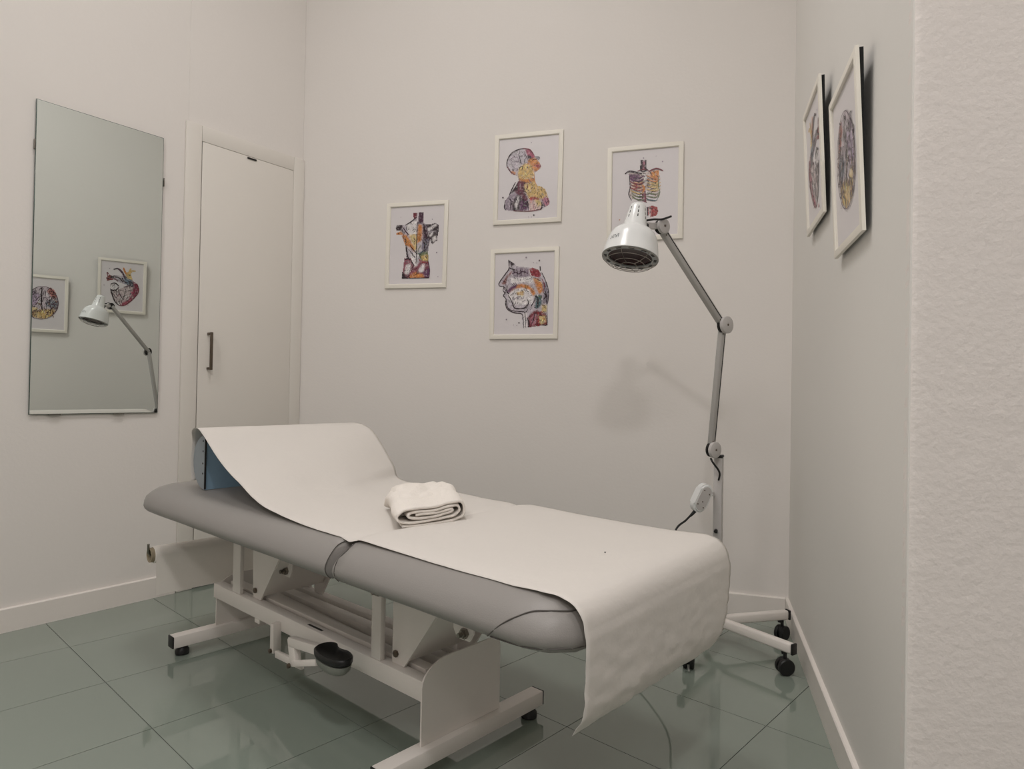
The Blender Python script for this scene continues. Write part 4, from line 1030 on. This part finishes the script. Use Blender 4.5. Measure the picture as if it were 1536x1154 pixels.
# neck between the post and the lower joint
bm = bmesh.new(); bar(bm, Vector((-0.004, -0.002, 0.700)), J1 + Vector((0.003, 0.004, -0.002)), 0.020, 0.020, (1, 0, 0), 0.003); from_bm('post_neck', bm, M_LGREY, lamp, 40)
def arm(name, a, b):
    d = (b - a).normalized(); sd = NRM
    bm = bmesh.new(); bar(bm, a, b, 0.024, 0.021, NRM, 0.005)
    o = from_bm(name, bm, M_ALU, lamp, 50)
    up = d.cross(NRM).normalized()
    bm = bmesh.new(); bar(bm, a + d * 0.03 + NRM * 0.0108 + up * 0.004, b - d * 0.03 + NRM * 0.0108 + up * 0.004, 0.0028, 0.0012, NRM, 0.0); from_bm('groove', bm, M_DARK, o, 40)
    for t in (0.07, 0.93):
        p = a.lerp(b, t) + NRM * 0.0106 - up * 0.006
        lathe('rivet', [(0.0026, 0), (0.0020, 0.0012)], p, NRM, M_BRONZE, o, 10)
    return o
arm('lower_arm', J1, J2); arm('upper_arm', J2, J3)
joint('lower_joint', J1, 0.029, 0.013, 0.018, lamp)
joint('elbow_joint', J2, 0.030, 0.013, 0.018, lamp)
joint('head_joint', J3, 0.024, 0.013, 0.016, lamp)
# lamp head
C_CAP = LP(0.391, 2.077, 1.5195); C_RIM = LP(0.361, 2.042, 1.342)
AX = (C_RIM - C_CAP).normalized()
def headp(r, t, ang, uref=Vector((0, -1, 0))):
    u = (uref - AX * AX.dot(uref)).normalized(); v = AX.cross(u)
    return C_CAP + AX * t + (u * math.cos(ang) + v * math.sin(ang)) * r
LH = (C_RIM - C_CAP).length
hp = [(0.006, 0.0), (0.019, 0.001), (0.0245, 0.006), (0.0262, 0.013), (0.0375, 0.078), (0.042, 0.084), (0.055, 0.091), (0.067, 0.103), (0.075, 0.118), (0.0795, 0.135), (0.087, LH - 0.006), (0.0888, LH - 0.001), (0.0888, LH)]
inner = [(0.0865, LH), (0.0775, 0.137), (0.072, 0.118), (0.06, 0.10), (0.036, 0.086)]
shade = lathe('lamp_shade', hp + inner, C_CAP, AX, M_LAMP, lamp, 56, True, False, 50)
bm = bmesh.new()      # slotted ring around the bulb
add_lathe(bm, [(0.0866, LH - 0.003), (0.0866, LH + 0.0002), (0.069, LH + 0.0012), (0.069, LH - 0.004)], C_CAP, AX, 56, False, False)
ring = from_bm('rim_ring', bm, M_RIM, shade, 40)
for k in range(12):
    a = 2 * math.pi * (k + 0.3) / 12
    bm = bmesh.new()
    vs = []
    for r, da in ((0.0732, -0.12), (0.0732, 0.12), (0.0822, 0.11), (0.0822, -0.11)):
        tt = LH + 0.0012 - 0.001 * (r - 0.069) / 0.0176 + 0.0005
        vs.append(headp(r, tt, a + da))
    add_prism(bm, vs, -AX * 0.0012); from_bm('vent_slot', bm, M_BLACK, ring, 0)
lathe('bulb', [(0.02, 0.085), (0.045, 0.105), (0.060, 0.128), (0.0675, LH - 0.010), (0.066, LH - 0.005), (0.050, LH - 0.007), (0.025, LH - 0.011), (0.004, LH - 0.0115)], C_CAP, AX, M_REDGLASS, lamp, 40, True, True, 60)
bm = bmesh.new()      # wire guard
for r, t in ((0.086, 0.004), (0.072, 0.016), (0.048, 0.023), (0.024, 0.026)):
    pts = [headp(r, LH + t, 2 * math.pi * k / 40) for k in range(41)]
    add_tube(bm, pts, 0.0010, 5, False)
for k in range(6):
    a = math.pi * 2 * (k + 0.5) / 6
    add_tube(bm, [headp(r, LH + t, a) for r, t in ((0.087, 0.001), (0.086, 0.004), (0.072, 0.016), (0.048, 0.023), (0.024, 0.026))], 0.0010, 5)
from_bm('wire_guard', bm, M_CHROME, shade, 60)
# vent holes on the neck of the shade, in columns of three
for a in (0.05, 0.95, -0.85, 1.85, -1.75):
    for t in (0.022, 0.037, 0.052):
        r = 0.0262 + (t - 0.013) / 0.065 * 0.0113
        bm = bmesh.new()
        vs = [headp(r + 0.0004 + (tt - t) * 0.173, tt, a + da) for tt, da in ((t - 0.0045, -0.045), (t - 0.0045, 0.045), (t + 0.0045, 0.045), (t + 0.0045, -0.045))]
        cen = headp(0, t, 0); add_prism(bm, vs, (cen - vs[0]).normalized() * 0.001); from_bm('vent_hole', bm, M_BLACK, shade, 0)
# small dark printed mark on the shade
bm = bmesh.new()
def mark(a0, a1, t0, t1):
    vs = []
    for tt, aa in ((t0, a0), (t0, a1), (t1, a1), (t1, a0)):
        r = 0.0795 + (tt - 0.135) / (LH - 0.006 - 0.135) * 0.0075
        vs.append(bm.verts.new(headp(r + 0.0004, tt, aa)))
    bm.faces.new(vs)
A0 = 0.72
SGN = 1
for k in range(6):
    a = A0 + 0.075 * k
    mark(a, a + 0.014, 0.138, 0.150)
    if k in (0, 2, 3): mark(a + 0.014, a + 0.05, 0.138, 0.1405)
    if k in (1, 3, 5): mark(a + 0.014, a + 0.05, 0.1475, 0.150)
    if k in (0, 1, 4): mark(a + 0.014, a + 0.05, 0.143, 0.1452)
from_bm('printed_mark', bm, M_TEXT if False else mat('print_grey', (0.30, 0.33, 0.34), 0.5, bump=0.01), shade, 0)
# bracket from head joint to shade and the short cable
bm = bmesh.new(); bar(bm, J3 + Vector((-0.012, -0.008, 0.0)), headp(0.033, 0.060, 0.0, (J3 - C_CAP)) , 0.018, 0.020, (0, 0, 1), 0.003); from_bm('head_bracket', bm, M_LGREY, lamp, 40)
bm = bmesh.new(); add_lathe(bm, [(0.014, 0.0), (0.014, 0.012)], headp(0.0315, 0.062, 0.0, (J3 - C_CAP)), (J3 - C_CAP) - AX * AX.dot(J3 - C_CAP), 18); from_bm('tilt_knob', bm, M_BLACK, lamp, 40)
tube('head_cable', [headp(0.030, 0.045, 0.0, (J3 - C_CAP)), LP(0.440, 2.080, 1.474), LP(0.468, 2.085, 1.476), LP(0.500, 2.095, 1.489)], 0.0034, M_BLACK, lamp, 8, 6)
tube('post_cable', [LP(0.722, 2.372, 0.690), LP(0.728, 2.362, 0.675), LP(0.748, 2.366, 0.650), LP(0.7565, 2.375, 0.632), LP(0.7555, 2.384, 0.610)], 0.0036, M_BLACK, lamp, 8, 6)
# inline control box on the post
cbx = LP(0.690, 2.372, 0.548); cd = Vector((0.42, 0.05, 0.90)).normalized(); cn = Vector((0.25, -0.95, -0.05)); cn = (cn - cd * cn.dot(cd)).normalized(); cs_ = cd.cross(cn)
def capsule(name, L, w, th, off, m, par, bev):
    pts = []
    for k in range(13):
        t = math.pi * k / 12; pts.append((w * math.cos(t), L / 2 - w + w * math.sin(t)))
    for k in range(13):
        t = math.pi + math.pi * k / 12; pts.append((w * math.cos(t), -L / 2 + w + w * math.sin(t)))
    bm = bmesh.new(); add_prism(bm, [cbx + cs_ * a + cd * b + cn * (off - th / 2) for a, b in pts], cn * th)
    bmesh.ops.bevel(bm, geom=[e for e in bm.edges if abs((e.verts[0].co - e.verts[1].co).dot(cn)) < 1e-5], offset=bev, segments=3, affect='EDGES')
    return from_bm(name, bm, m, par, 40)
cb_o = capsule('control_box', 0.108, 0.026, 0.034, 0, M_LAMP, lamp, 0.006)
capsule('front_cover', 0.088, 0.020, 0.003, 0.0180, M_LGREY, cb_o, 0.001)
for a, b in ((-0.012, 0.028), (0.013, 0.022), (-0.014, -0.026), (0.012, -0.03), (0.0, -0.012)):
    lathe('screw', [(0.0026, 0), (0.0022, 0.0012)], cbx + cs_ * a + cd * b + cn * 0.0193, cn, M_BRONZE, cb_o, 8)
bm = bmesh.new(); bar(bm, LP(0.700, 2.385, 0.560), LP(0.742, 2.395, 0.560), 0.02, 0.016, (0, 0, 1), 0.003); from_bm('box_mount', bm, M_LGREY, lamp, 40)
e0 = cbx - cd * 0.052
tube('strain_relief', [e0, e0 - cd * 0.012 + Vector((-0.004, 0, 0)), e0 - cd * 0.022 + Vector((-0.010, 0, -0.001))], [0.0065, 0.0055, 0.0042], M_BLACK, lamp, 10)
tube('power_cable', [e0 - cd * 0.018 + Vector((-0.008, 0, 0)), LP(0.628, 2.345, 0.470), LP(0.587, 2.320, 0.440), LP(0.576, 2.30, 0.36), LP(0.568, 2.29, 0.28), LP(0.530, 2.275, 0.20), LP(0.45, 2.262, 0.10), LP(0.355, 2.26, 0.022), LP(0.33, 2.29, 0.0045), LP(0.40, 2.50, 0.0045), LP(0.60, 2.66, 0.0045), LP(0.80, 2.735, 0.0045), LP(0.92, 2.735, 0.0045), LP(1.00, 2.712, 0.0045)], 0.0036, M_BLACK, lamp, 8, 8)
